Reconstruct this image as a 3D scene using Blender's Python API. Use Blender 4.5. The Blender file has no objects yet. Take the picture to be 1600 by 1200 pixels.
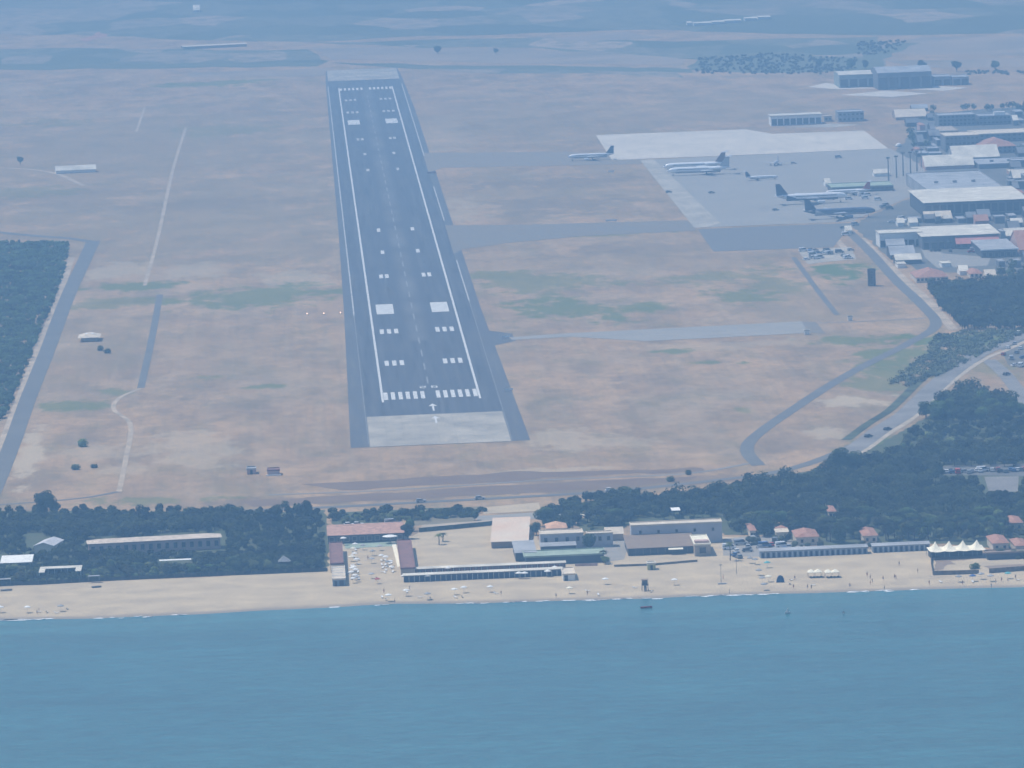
import bpy, bmesh, math, random
from mathutils import Vector, Matrix, noise as mnoise

# ------------------------------------------------------------------ camera, world, sun, exposure
SC = bpy.context.scene
COL = SC.collection
R = math.radians
F, H, CX, CY, YAW, PIT, ROLL = 9358.13, 320.506, -54.155, -2754.11, .0332839, .1137072, -.0384304
_s, _c = math.sin(YAW), math.cos(YAW)
FW = Vector((_s*math.cos(PIT), _c*math.cos(PIT), -math.sin(PIT)))
_r = Vector((_c, -_s, 0)); _u = _r.cross(FW)
RT = _r*math.cos(ROLL) + _u*math.sin(ROLL)
UP = -_r*math.sin(ROLL) + _u*math.cos(ROLL)
cam_d = bpy.data.cameras.new('camera'); cam = bpy.data.objects.new('camera', cam_d); COL.objects.link(cam)
cam.matrix_world = Matrix(((RT.x, UP.x, -FW.x, CX), (RT.y, UP.y, -FW.y, CY), (RT.z, UP.z, -FW.z, H), (0, 0, 0, 1)))
cam_d.sensor_width = 36; cam_d.lens = F/1600*36
cam_d.clip_start = 1; cam_d.clip_end = 60000
SC.camera = cam

SUN_AZ, SUN_EL = math.atan2(-0.80, 0.60), R(61)          # clockwise from +Y
SUN_STR, SKY_STR, EXPO = 4.2, 0.11, 0.22
w = bpy.data.worlds.new('World'); SC.world = w; w.use_nodes = True
nt = w.node_tree; nt.nodes.clear()
sky = nt.nodes.new('ShaderNodeTexSky'); sky.sky_type = 'NISHITA'; sky.sun_disc = False
sky.sun_elevation = SUN_EL; sky.sun_rotation = SUN_AZ; sky.air_density = 1.3; sky.dust_density = 1.0
bg = nt.nodes.new('ShaderNodeBackground'); bg.inputs[1].default_value = SKY_STR
wo = nt.nodes.new('ShaderNodeOutputWorld')
nt.links.new(sky.outputs[0], bg.inputs[0]); nt.links.new(bg.outputs[0], wo.inputs[0])
sun_d = bpy.data.lights.new('sun', 'SUN'); sun_d.energy = SUN_STR; sun_d.angle = R(0.53); sun_d.color = (1.0, .94, .85)
sun = bpy.data.objects.new('sun', sun_d); COL.objects.link(sun)
_sd = Vector((math.sin(SUN_AZ)*math.cos(SUN_EL), math.cos(SUN_AZ)*math.cos(SUN_EL), math.sin(SUN_EL)))
sun.rotation_euler = _sd.to_track_quat('Z', 'Y').to_euler()
sun.location = (-900, 900, 900)
vs = SC.view_settings; vs.view_transform = 'Standard'; vs.look = 'None'; vs.exposure = EXPO; vs.gamma = 1; vs.use_curve_mapping = False
cy = SC.cycles
cy.use_denoising = True; cy.max_bounces = 5; cy.diffuse_bounces = 2; cy.glossy_bounces = 2
cy.transmission_bounces = 2; cy.volume_bounces = 2; cy.transparent_max_bounces = 4; cy.sample_clamp_indirect = 4
cy.caustics_reflective = False; cy.caustics_refractive = False
SC.render.filter_size = 2.7
random.seed(7)

# ------------------------------------------------------------------ pixel -> ground
CAM = Vector((CX, CY, H))
def g(u, v, z=0.0):
    """a direction through the photograph meets the level z"""
    d = FW + RT*((u-800)/F) - UP*((v-600)/F)
    return CAM + d*((z-H)/d.z)
def mpp(p): return (p-CAM).length/F
def dpp(p): return (p-CAM).length**2/(H*F)
def pj(p):
    d = p-CAM; z = d.dot(FW); return 800+F*d.dot(RT)/z, 600-F*d.dot(UP)/z

# ------------------------------------------------------------------ materials
MATS = {}
def mat(name, col, rough=.85, var=.12, scale=.2, col2=None, bump=0, spec=.3, metal=0, objvar=0.0):
    if name in MATS: return MATS[name]
    m = bpy.data.materials.new(name); m.use_nodes = True; t = m.node_tree; b = t.nodes['Principled BSDF']
    b.inputs['Roughness'].default_value = rough; b.inputs['Metallic'].default_value = metal
    b.inputs['Specular IOR Level'].default_value = spec
    geo = t.nodes.new('ShaderNodeNewGeometry')
    n = t.nodes.new('ShaderNodeTexNoise'); n.inputs['Scale'].default_value = scale; n.inputs['Detail'].default_value = 4
    t.links.new(geo.outputs['Position'], n.inputs['Vector'])
    mx = t.nodes.new('ShaderNodeMix'); mx.data_type = 'RGBA'
    c2 = col2 or tuple(c*(1-2*var) for c in col)
    mx.inputs['A'].default_value = (*[min(1, c*(1+var)) for c in col], 1); mx.inputs['B'].default_value = (*c2, 1)
    rmp = t.nodes.new('ShaderNodeMapRange'); rmp.inputs[1].default_value = .32; rmp.inputs[2].default_value = .68
    t.links.new(n.outputs[0], rmp.inputs[0]); t.links.new(rmp.outputs[0], mx.inputs['Factor'])
    out = mx.outputs['Result']
    if objvar:
        oi = t.nodes.new('ShaderNodeObjectInfo'); hs = t.nodes.new('ShaderNodeHueSaturation')
        r1 = t.nodes.new('ShaderNodeMapRange'); r1.inputs[3].default_value = 1-objvar; r1.inputs[4].default_value = 1+objvar
        r2 = t.nodes.new('ShaderNodeMapRange'); r2.inputs[3].default_value = .5-objvar*.05; r2.inputs[4].default_value = .5+objvar*.04
        t.links.new(oi.outputs['Random'], r1.inputs[0]); t.links.new(oi.outputs['Random'], r2.inputs[0])
        t.links.new(out, hs.inputs['Color']); t.links.new(r1.outputs[0], hs.inputs['Value']); t.links.new(r2.outputs[0], hs.inputs['Hue'])
        out = hs.outputs[0]
    t.links.new(out, b.inputs['Base Color'])
    if bump:
        bp = t.nodes.new('ShaderNodeBump'); bp.inputs['Distance'].default_value = bump
        t.links.new(n.outputs[0], bp.inputs['Height']); t.links.new(bp.outputs[0], b.inputs['Normal'])
    MATS[name] = m
    return m

def foliage(name, col, trans=.25):
    m = mat(name, col, rough=.75, var=.42, scale=.09, spec=.15, objvar=.5)
    t = m.node_tree; b = t.nodes['Principled BSDF']; o = t.nodes['Material Output']
    tr = t.nodes.new('ShaderNodeBsdfTranslucent'); mx = t.nodes.new('ShaderNodeMixShader'); mx.inputs[0].default_value = trans
    src = b.inputs['Base Color'].links[0].from_socket
    t.links.new(src, tr.inputs[0]); t.links.new(b.outputs[0], mx.inputs[1]); t.links.new(tr.outputs[0], mx.inputs[2]); t.links.new(mx.outputs[0], o.inputs[0])
    return m

M_asph = mat('asphalt_runway', (.058, .064, .078), .9, .2, .03, col2=(.082, .087, .097))
M_shld = mat('asphalt_shoulder', (.080, .084, .095), .92, .2, .05, col2=(.105, .107, .112))
M_hold = mat('asphalt_hold', (.125, .122, .118), .92, .2, .03, col2=(.155, .148, .138))
M_taxif = mat('asphalt_taxiway_faded', (.185, .158, .122), .92, .2, .03, col2=(.225, .185, .14))
M_taxi = mat('asphalt_taxiway', (.155, .14, .118), .92, .2, .03, col2=(.20, .17, .135))
M_road = mat('asphalt_road', (.11, .108, .105), .92, .15, .05, col2=(.15, .145, .135))
M_pale = mat('road_pale', (.22, .205, .19), .92, .12, .05)
M_conc = mat('concrete', (.385, .345, .28), .9, .1, .04, col2=(.28, .255, .215))
M_concL = mat('concrete_light', (.56, .50, .415), .9, .06, .02, col2=(.49, .44, .37))
M_conc2 = mat('concrete_grey', (.245, .228, .20), .9, .1, .02, col2=(.295, .272, .238))
M_urb = mat('urban_ground', (.07, .075, .075), .95, .3, .03, col2=(.15, .14, .12))
M_line = mat('shoulder_paint', (.42, .42, .41), .8, .2, .1, col2=(.27, .27, .27))
def streak(m, sx, sy, c, amt, a=.5, b=.75):
    t = m.node_tree; bs = t.nodes['Principled BSDF']; src = bs.inputs['Base Color'].links[0].from_socket
    ge = t.nodes.new('ShaderNodeNewGeometry'); mp = t.nodes.new('ShaderNodeMapping'); mp.inputs['Scale'].default_value = (sx, sy, 1); t.links.new(ge.outputs['Position'], mp.inputs[0])
    n = t.nodes.new('ShaderNodeTexNoise'); n.inputs['Scale'].default_value = 1; n.inputs['Detail'].default_value = 5; t.links.new(mp.outputs[0], n.inputs[0])
    r = t.nodes.new('ShaderNodeMapRange'); r.inputs[1].default_value = a; r.inputs[2].default_value = b; r.inputs[4].default_value = amt; t.links.new(n.outputs[0], r.inputs[0])
    x = t.nodes.new('ShaderNodeMix'); x.data_type = 'RGBA'; t.links.new(r.outputs[0], x.inputs['Factor']); t.links.new(src, x.inputs['A']); x.inputs['B'].default_value = (*c, 1); t.links.new(x.outputs['Result'], bs.inputs['Base Color'])
streak(M_asph, .35, .006, (.13, .132, .138), .6, .45, .75); streak(M_asph, .5, .012, (.03, .032, .036), .6, .52, .75)
streak(M_shld, .3, .01, (.15, .145, .135), .6); streak(M_conc2, .05, .25, (.17, .165, .155), .6); streak(M_concL, .12, .02, (.36, .335, .30), .5); streak(M_conc, .15, .05, (.2, .185, .165), .6)
M_paint = mat('white_paint', (.60, .60, .58), .7, .10, .4, col2=(.44, .44, .43))
M_paintw = mat('white_paint_worn', (.24, .24, .25), .8, .2, .3, col2=(.15, .155, .16))
M_yel = mat('yellow_paint', (.5, .36, .06), .8, .15, .3)
M_dirt = mat('dirt_track', (.42, .33, .23), .95, .15, .08)
M_sandp = mat('sand_path', (.42, .35, .26), .95, .1, .1)
M_plough = mat('brown_soil', (.125, .085, .062), .95, .3, .05, col2=(.19, .135, .095))
M_field = mat('stubble_field', (.27, .20, .135), .95, .2, .01, col2=(.20, .165, .115))
M_fgreen = mat('crop_field', (.095, .10, .060), .95, .3, .006, col2=(.19, .165, .11))
M_sand = mat('beach_sand', (.47, .375, .245), .95, .06, .08, col2=(.38, .305, .21), bump=.25)
M_wet = mat('wet_sand', (.30, .25, .195), .5, .12, .08)
M_white = mat('white_render', (.78, .77, .73), .7, .05, .3)
M_wroof = mat('white_roof', (.64, .59, .49), .6, .13, .12)
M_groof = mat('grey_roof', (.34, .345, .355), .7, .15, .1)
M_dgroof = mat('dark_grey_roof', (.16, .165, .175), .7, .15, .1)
M_red = mat('red_tile', (.33, .185, .135), .85, .2, .6, col2=(.31, .14, .09))
M_dred = mat('dark_red_tile', (.215, .105, .085), .85, .2, .5, col2=(.16, .09, .08))
M_cream = mat('cream_render', (.62, .53, .41), .85, .08, .3)
M_lilac = mat('pale_grey_render', (.50, .47, .47), .85, .06, .2)
M_pink = mat('pink_render', (.50, .34, .30), .85, .1, .3)
M_tan = mat('tan_render', (.40, .33, .25), .85, .12, .3)
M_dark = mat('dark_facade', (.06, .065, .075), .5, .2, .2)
M_glass = mat('window_glass', (.03, .036, .045), .12, .2, .4, spec=.6)
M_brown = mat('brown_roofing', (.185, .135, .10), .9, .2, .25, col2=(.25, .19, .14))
M_green = mat('green_canopy', (.30, .37, .29), .8, .12, .2)
M_canv = mat('cream_canvas', (.80, .74, .58), .8, .04, .3)
M_orng = mat('orange_canvas', (.56, .40, .29), .85, .10, .07, col2=(.62, .54, .43))
M_wood = mat('grey_wood', (.20, .165, .13), .9, .2, .8)
M_metal = mat('galvanised_metal', (.25, .26, .27), .5, .1, .8, metal=.4)
M_fus = mat('white_aircraft_paint', (.82, .82, .82), .28, .02, .3, spec=.5)
M_blk = mat('black_rubber', (.02, .02, .02), .8, .1, 1)
M_navy = mat('navy_paint', (.022, .035, .085), .4, .1, .3)
M_green_t = mat('green_paint', (.02, .10, .07), .4, .1, .3)
M_redp = mat('red_paint', (.42, .05, .04), .4, .1, .3)
M_wing = mat('grey_wing_paint', (.42, .43, .45), .4, .05, .3)
M_bark = mat('bark', (.12, .09, .065), .95, .3, 1.2)
M_skin = mat('skin', (.42, .24, .16), .6, .1, 3)
M_hair = mat('hair', (.03, .02, .015), .6, .1, 3)
M_turq = mat('turquoise_plastic', (.10, .40, .40), .5, .1, 1)
M_blue = mat('blue_canvas', (.05, .12, .32), .7, .1, 1)
F_dark = foliage('foliage_dark', (.088, .126, .042), .35)
F_mid = foliage('foliage_mid', (.185, .215, .065), .35)
F_grey = foliage('foliage_olive', (.21, .225, .10), .35)
F_far = foliage('foliage_far', (.12, .125, .085))

# ------------------------------------------------------------------ mesh builder
class MB:
    def __init__(s): s.v = []; s.f = []
    def add(s, vs, fs):
        k = len(s.v); s.v += [tuple(x) for x in vs]; s.f += [tuple(i+k for i in q) for q in fs]; return s
    def box(s, x0, x1, y0, y1, z0, z1):
        return s.add([(x0,y0,z0),(x1,y0,z0),(x1,y1,z0),(x0,y1,z0),(x0,y0,z1),(x1,y0,z1),(x1,y1,z1),(x0,y1,z1)],
                     [(3,2,1,0),(4,5,6,7),(0,1,5,4),(1,2,6,5),(2,3,7,6),(3,0,4,7)])
    def quad(s, a, b, c, d): return s.add([a, b, c, d], [(0, 1, 2, 3)])
    def poly(s, pts): return s.add(pts, [tuple(range(len(pts)))])
    def slab(s, pts, t):
        """a flat or tilted plate: outline pts (counter-clockwise), thickness t downward"""
        n = len(pts); vs = list(pts) + [(p[0], p[1], p[2]-t) for p in pts]
        fs = [tuple(range(n)), tuple(range(2*n-1, n-1, -1))] + [(i, n+i, n+(i+1) % n, (i+1) % n) for i in range(n)]
        return s.add(vs, fs)
    def tube(s, pts, rads, seg=6, caps=True):
        rings = []
        for i, p in enumerate(pts):
            p = Vector(p); a = Vector(pts[max(0, i-1)]); b = Vector(pts[min(len(pts)-1, i+1)])
            d = (b-a).normalized(); x = d.orthogonal().normalized(); y = d.cross(x)
            rings.append([p + (x*math.cos(2*math.pi*k/seg) + y*math.sin(2*math.pi*k/seg))*rads[i] for k in range(seg)])
        k0 = len(s.v)
        for r in rings: s.v += [tuple(q) for q in r]
        for i in range(len(rings)-1):
            for k in range(seg):
                a = k0+i*seg+k; b = k0+i*seg+(k+1) % seg; s.f.append((a, b, b+seg, a+seg))
        if caps:
            s.f.append(tuple(k0+k for k in range(seg))[::-1]); s.f.append(tuple(k0+(len(rings)-1)*seg+k for k in range(seg)))
        return s
    def mesh(s, name, m, smooth=False):
        me = bpy.data.meshes.new(name); me.from_pydata(s.v, [], s.f); me.materials.append(m)
        if smooth:
            me.polygons.foreach_set('use_smooth', [True]*len(me.polygons))
        me.update(); return me
    def build(s, name, m, parent=None, smooth=False):
        return link(name, s.mesh(name, m, smooth), parent)

def link(name, me, parent=None, loc=None, rz=None):
    o = bpy.data.objects.new(name, me); COL.objects.link(o)
    if parent: o.parent = parent
    if loc is not None: o.location = loc
    if rz is not None: o.rotation_euler.z = rz
    return o
def thing(name, label, cat, loc, rz=0, group=None):
    o = bpy.data.objects.new(name, None); COL.objects.link(o); o.empty_display_size = 1
    o.location = loc; o.rotation_euler = (0, 0, rz); o['label'] = label; o['category'] = cat
    if group: o['group'] = group
    return o
def tag(o, label, cat, group=None):
    o['label'] = label; o['category'] = cat
    if group: o['group'] = group
    return o
def struct(o, label=None):
    o['kind'] = 'structure'
    if label: o['label'] = label
    return o
def dup(root, loc, rz=0, label=None, group=None, scale=1, swap=None):
    r = root.copy(); COL.objects.link(r); r.location = loc; r.rotation_euler = (0, 0, rz); r.scale = (scale,)*3
    if label: r['label'] = label
    if group: r['group'] = group
    for ch in root.children:
        c = ch.copy(); COL.objects.link(c); c.parent = r
        if swap and ch.name.split('.')[0] in swap:
            c.material_slots[0].link = 'OBJECT'; c.material_slots[0].material = swap[ch.name.split('.')[0]]
        for q in ch.children:
            d = q.copy(); COL.objects.link(d); d.parent = c
    return r

Z = {'n': 0}
def sheet(name, px, z, m, label=None, rough=0, world=False, sub=0):
    """flat ground sheet; outline given through the photograph's ground directions"""
    P = [Vector((*p, z)) if world else g(p[0], p[1], z) for p in px]
    if rough:
        Q = []
        for i, a in enumerate(P):
            b = P[(i+1) % len(P)]; L = (b-a).length; n = max(1, min(60, int(L/(rough*2.5))))
            for k in range(n):
                q = a.lerp(b, k/n)
                j = mnoise.noise_vector(Vector((q.x, q.y, 0))/(rough*5))*rough
                Q.append(q + Vector((j.x, j.y*3, 0)))
        P = Q
    return struct(MB().poly(P).build(name, m), label)

def ribbon(name, px, width, z, m, label=None, world=False):
    P = [Vector((*p, z)) if world else g(p[0], p[1], z) for p in px]
    # Catmull-Rom refine
    Q = []
    for i in range(len(P)-1):
        p0 = P[max(0, i-1)]; p1 = P[i]; p2 = P[i+1]; p3 = P[min(len(P)-1, i+2)]
        for k in range(8):
            t = k/8
            Q.append(.5*((2*p1)+(p2-p0)*t+(2*p0-5*p1+4*p2-p3)*t*t+(3*p1-p0-3*p2+p3)*t**3))
    Q.append(P[-1]); mb = MB(); wl = width if isinstance(width, (list, tuple)) else (width, width)
    vs = []
    for i, q in enumerate(Q):
        d = (Q[min(i+1, len(Q)-1)]-Q[max(0, i-1)]).normalized(); n = Vector((-d.y, d.x, 0))
        w_ = (wl[0]+(wl[1]-wl[0])*i/(len(Q)-1))/2
        vs += [q+n*w_, q-n*w_]
    mb.add(vs, [(2*i, 2*i+1, 2*i+3, 2*i+2) for i in range(len(Q)-1)])
    o = mb.build(name, m)
    # keep normals up
    me = o.data
    if me.polygons[0].normal.z < 0: me.flip_normals()
    return struct(o, label)
# ================================================================== ground, sea, beach
def ground_material():
    m = bpy.data.materials.new('dry_grass_ground'); m.use_nodes = True; t = m.node_tree; b = t.nodes['Principled BSDF']
    b.inputs['Roughness'].default_value = .95; b.inputs['Specular IOR Level'].default_value = .1
    N = t.nodes.new; L = t.links.new
    geo = N('ShaderNodeNewGeometry')
    def noise(scale, sx=1, sy=1, detail=5, rough=.6):
        mp = N('ShaderNodeMapping'); mp.inputs['Scale'].default_value = (sx, sy, 1); L(geo.outputs['Position'], mp.inputs[0])
        n = N('ShaderNodeTexNoise'); n.inputs['Scale'].default_value = scale; n.inputs['Detail'].default_value = detail; n.inputs['Roughness'].default_value = rough
        L(mp.outputs[0], n.inputs['Vector']); return n.outputs[0]
    def ramp(x, a, b_, lo=0, hi=1):
        r = N('ShaderNodeMapRange'); r.inputs[1].default_value = a; r.inputs[2].default_value = b_; r.inputs[3].default_value = lo; r.inputs[4].default_value = hi
        r.interpolation_type = 'SMOOTHSTEP'; L(x, r.inputs[0]); return r.outputs[0]
    def mix(f, a, b_):
        x = N('ShaderNodeMix'); x.data_type = 'RGBA'
        for s_, v_ in (('Factor', f), ('A', a), ('B', b_)):
            if isinstance(v_, tuple): x.inputs[s_].default_value = (*v_, 1)
            elif isinstance(v_, (int, float)): x.inputs[s_].default_value = v_
            else: L(v_, x.inputs[s_])
        return x.outputs['Result']
    def math_(op, a, b_):
        x = N('ShaderNodeMath'); x.operation = op
        for i, v_ in enumerate((a, b_)):
            if isinstance(v_, (int, float)): x.inputs[i].default_value = v_
            else: L(v_, x.inputs[i])
        return x.outputs[0]
    n1 = noise(.006, 1, .55); n2 = noise(.03, 1, .5); n3 = noise(.16, 1, .6, 6, .7); n4 = noise(.012, 1, .45)
    base = mix(ramp(n1, .35, .65), (.42, .275, .155), (.325, .218, .130))
    base = mix(ramp(n2, .40, .66, 0, .75), base, (.20, .15, .10))
    n5 = noise(.045, 1, .4, 6, .65); base = mix(ramp(n5, .5, .72, 0, .5), base, (.175, .165, .10))
    n6 = noise(1, .22, .006, 4, .6); base = mix(ramp(n6, .45, .7, 0, .28), base, (.40, .31, .21))
    n7 = noise(1, .35, .01, 4, .6); base = mix(ramp(n7, .5, .72, 0, .3), base, (.15, .125, .09))
    base = mix(ramp(n4, .5, .7, 0, .55), base, (.36, .28, .19))
    base = mix(ramp(n3, .42, .66, 0, .35), base, (.17, .125, .08))
    n8 = noise(.035, 1, .4, 6, .65); base = mix(ramp(n8, .48, .70, 0, .5), base, (.47, .325, .195)); n9 = noise(.028, 1, .4, 6, .65); base = mix(ramp(n9, .5, .70, 0, .5), base, (.185, .155, .085))
    # patches of living grass, bare soil and sandy ground with outlines of their own
    edge = math_('MULTIPLY', math_('SUBTRACT', noise(.022, 1, .5, 6, .7), .5), 4.2)
    edge2 = math_('MULTIPLY', math_('SUBTRACT', noise(.10, 1, .4, 5, .65), .5), 3.0)
    edge = math_('ADD', edge, edge2)
    def patches(lst):
        acc = None
        for (u, v, hw, hh, st) in lst:
            p = g(u, v); sx = 1/(hw*mpp(p)); sy = 1/(hh*dpp(p))
            a = N('ShaderNodeVectorMath'); a.operation = 'SUBTRACT'; L(geo.outputs['Position'], a.inputs[0]); a.inputs[1].default_value = p
            c = N('ShaderNodeVectorMath'); c.operation = 'MULTIPLY'; L(a.outputs[0], c.inputs[0]); c.inputs[1].default_value = (sx, sy, 0)
            l = N('ShaderNodeVectorMath'); l.operation = 'LENGTH'; L(c.outputs[0], l.inputs[0])
            d = math_('ADD', l.outputs['Value'], edge)
            k = ramp(d, .55, 1.25, st, 0)
            acc = k if acc is None else math_('MAXIMUM', acc, k)
        return acc
    soil = patches([(700,772,420,7,.7),(1050,752,260,7,.6),(800,748,300,6,.5),(1240,690,70,20,.4),(1010,600,60,14,.3),(860,320,110,14,.45),(360,640,90,20,.25),
                    (870,285,150,8,.45),(90,310,140,14,.3),(1000,390,120,14,.35),(120,690,60,10,.3),(300,320,160,10,.3),(1330,470,60,14,.3)])
    pale = patches([(45,715,22,45,.8),(300,705,70,28,.45),(890,690,55,20,.5),(1335,626,48,10,.8),(185,422,55,12,.5),(720,330,34,18,.4),(460,440,70,14,.4),(960,690,60,10,.35),
                    (1290,675,45,10,.6),(860,735,90,5,.5),(200,735,60,12,.4),(300,425,50,10,.4),(1120,540,140,6,.3),(140,705,60,14,.35),(690,215,40,30,.2)])
    dull = patches([(330,330,260,70,.65),(860,300,190,40,.6),(250,225,330,60,.6),(820,190,220,40,.5),(430,380,120,40,.5),(1000,400,160,40,.35),(120,300,160,70,.5),(1250,480,120,40,.4),(150,530,110,60,.35),(1150,170,160,30,.5),(400,550,120,40,.25),(820,420,100,40,.3)])
    green = patches([(400,462,150,15,.75),(210,447,80,7,.8),(190,472,70,9,.5),(850,443,120,16,.55),(880,482,85,18,.8),(1010,478,50,8,.75),(1150,463,60,13,.7),(1130,432,80,9,.5),
                     (1200,440,50,18,.45),(1312,426,62,15,1.),(1330,532,70,6,.75),(1490,532,110,14,.95),(1390,568,60,10,.8),(1430,552,70,12,.8),(1400,578,60,14,.7),(110,634,58,10,.7),(185,612,28,6,.6),
                     (420,604,35,4,.7),(350,130,90,5,.7),(1040,549,36,3,.8),(1110,566,26,3,.7),(1165,566,14,4,.9),(1160,640,16,5,.5),(950,364,130,4,.5),(250,780,100,7,.55),
                     (1370,600,50,10,.6),(330,130,90,4,.6),(330,588,40,5,.4),(90,190,70,6,.3),(760,430,40,6,.6),(330,205,80,9,.3),(40,300,70,10,.3),(1500,690,130,14,.9),(1550,580,40,14,.35)])
    base = mix(dull, base, mix(n5, (.195, .16, .10), (.285, .218, .138)))
    base = mix(soil, base, (.165, .128, .095))
    base = mix(pale, base, (.45, .36, .245))
    base = mix(green, base, mix(n3, (.085, .13, .045), (.135, .165, .065)))
    L(base, b.inputs['Base Color'])
    return m

# coastline (sea level -0.5) and the land behind it
SEA = -.5
coast_px = [(-420,985),(-200,977),(-60,972),(0,968),(150,966),(330,958),(480,950),(620,943),(750,942),(870,938),(1000,935),(1150,929),(1300,925),(1400,922),(1500,919),(1660,916),(1850,910),(2100,905)]
coast = [g(u, v, SEA) for u, v in coast_px]
Cl = [Vector((-15000, coast[0].y-300, 0)), Vector((-1200, coast[0].y-20, 0))] + coast + [Vector((1200, coast[-1].y-60, 0)), Vector((15000, coast[-1].y-500, 0))]
G = [(p.x, p.y+14) for p in Cl] + [(15000, 22000), (-15000, 22000)]
M_ground = ground_material()
sheet('ground', G, 0, M_ground, world=True)

# beach sand: a strip that slopes below the water
def refine(pts, step):
    out = []
    for a, b in zip(pts, pts[1:]):
        n = max(1, int((b-a).length/step)) if (b-a).length < 2000 else 1
        out += [a.lerp(b, k/n) for k in range(n)]
    return out + [pts[-1]]
cl = refine(Cl, 6)
def shore(i, p):      # small cusps of the waterline
    return Vector((0, 1.3*mnoise.noise(Vector((p.x*.045, 3.1, 0))) + .5*mnoise.noise(Vector((p.x*.2, 9, 0))), 0))
rows = []
prof = [(-26, -1.9), (-4, SEA-.12), (0, SEA+.03), (2.6, SEA+.22), (7, -.12), (13, .03), (22, .07), (48, .08), (87, .08)]
mb = MB(); n = len(cl)
for off, z in prof:
    for i, p in enumerate(cl):
        q = p + shore(i, p) + Vector((0, off, 0)); dz = .05*mnoise.noise(Vector((q.x*.15, q.y*.15, 1))) if -1 < z and off < 40 and off > 3 else 0
        mb.v.append((q.x, q.y, z+dz))
for r in range(len(prof)-1):
    for i in range(n-1):
        a = r*n+i; mb.f.append((a, a+1, a+n+1, a+n))
def sand_material():
    m = M_sand; t = m.node_tree; b = t.nodes['Principled BSDF']; N = t.nodes.new; L = t.links.new
    geo = N('ShaderNodeNewGeometry'); sp = N('ShaderNodeSeparateXYZ'); L(geo.outputs['Position'], sp.inputs[0])
    r = N('ShaderNodeMapRange'); r.inputs[1].default_value = SEA+.16; r.inputs[2].default_value = SEA+.34; L(sp.outputs[2], r.inputs[0])
    src = b.inputs['Base Color'].links[0].from_socket; mx = N('ShaderNodeMix'); mx.data_type = 'RGBA'
    mx.inputs['A'].default_value = (.27, .225, .175, 1); L(src, mx.inputs['B']); L(r.outputs[0], mx.inputs['Factor']); L(mx.outputs['Result'], b.inputs['Base Color'])
sand_material()
struct(mb.build('beach', M_sand, smooth=True), 'pale sandy beach sloping into the sea')
# inland sand around the bathing establishments
sheet('sand', [(505,893),(510,880),(545,843),(612,838),(640,838),(655,832),(780,820),(830,826),(842,845),(905,874),(960,868),(975,842),(1130,838),(1180,838),(1290,858),(1455,855),(1460,868),(1600,866),(1700,862),(1700,900),(1500,905),(1100,912),(800,924),(600,924),(505,920)], .04, M_sand, 'sand between the bathing establishments', rough=1.2)

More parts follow.
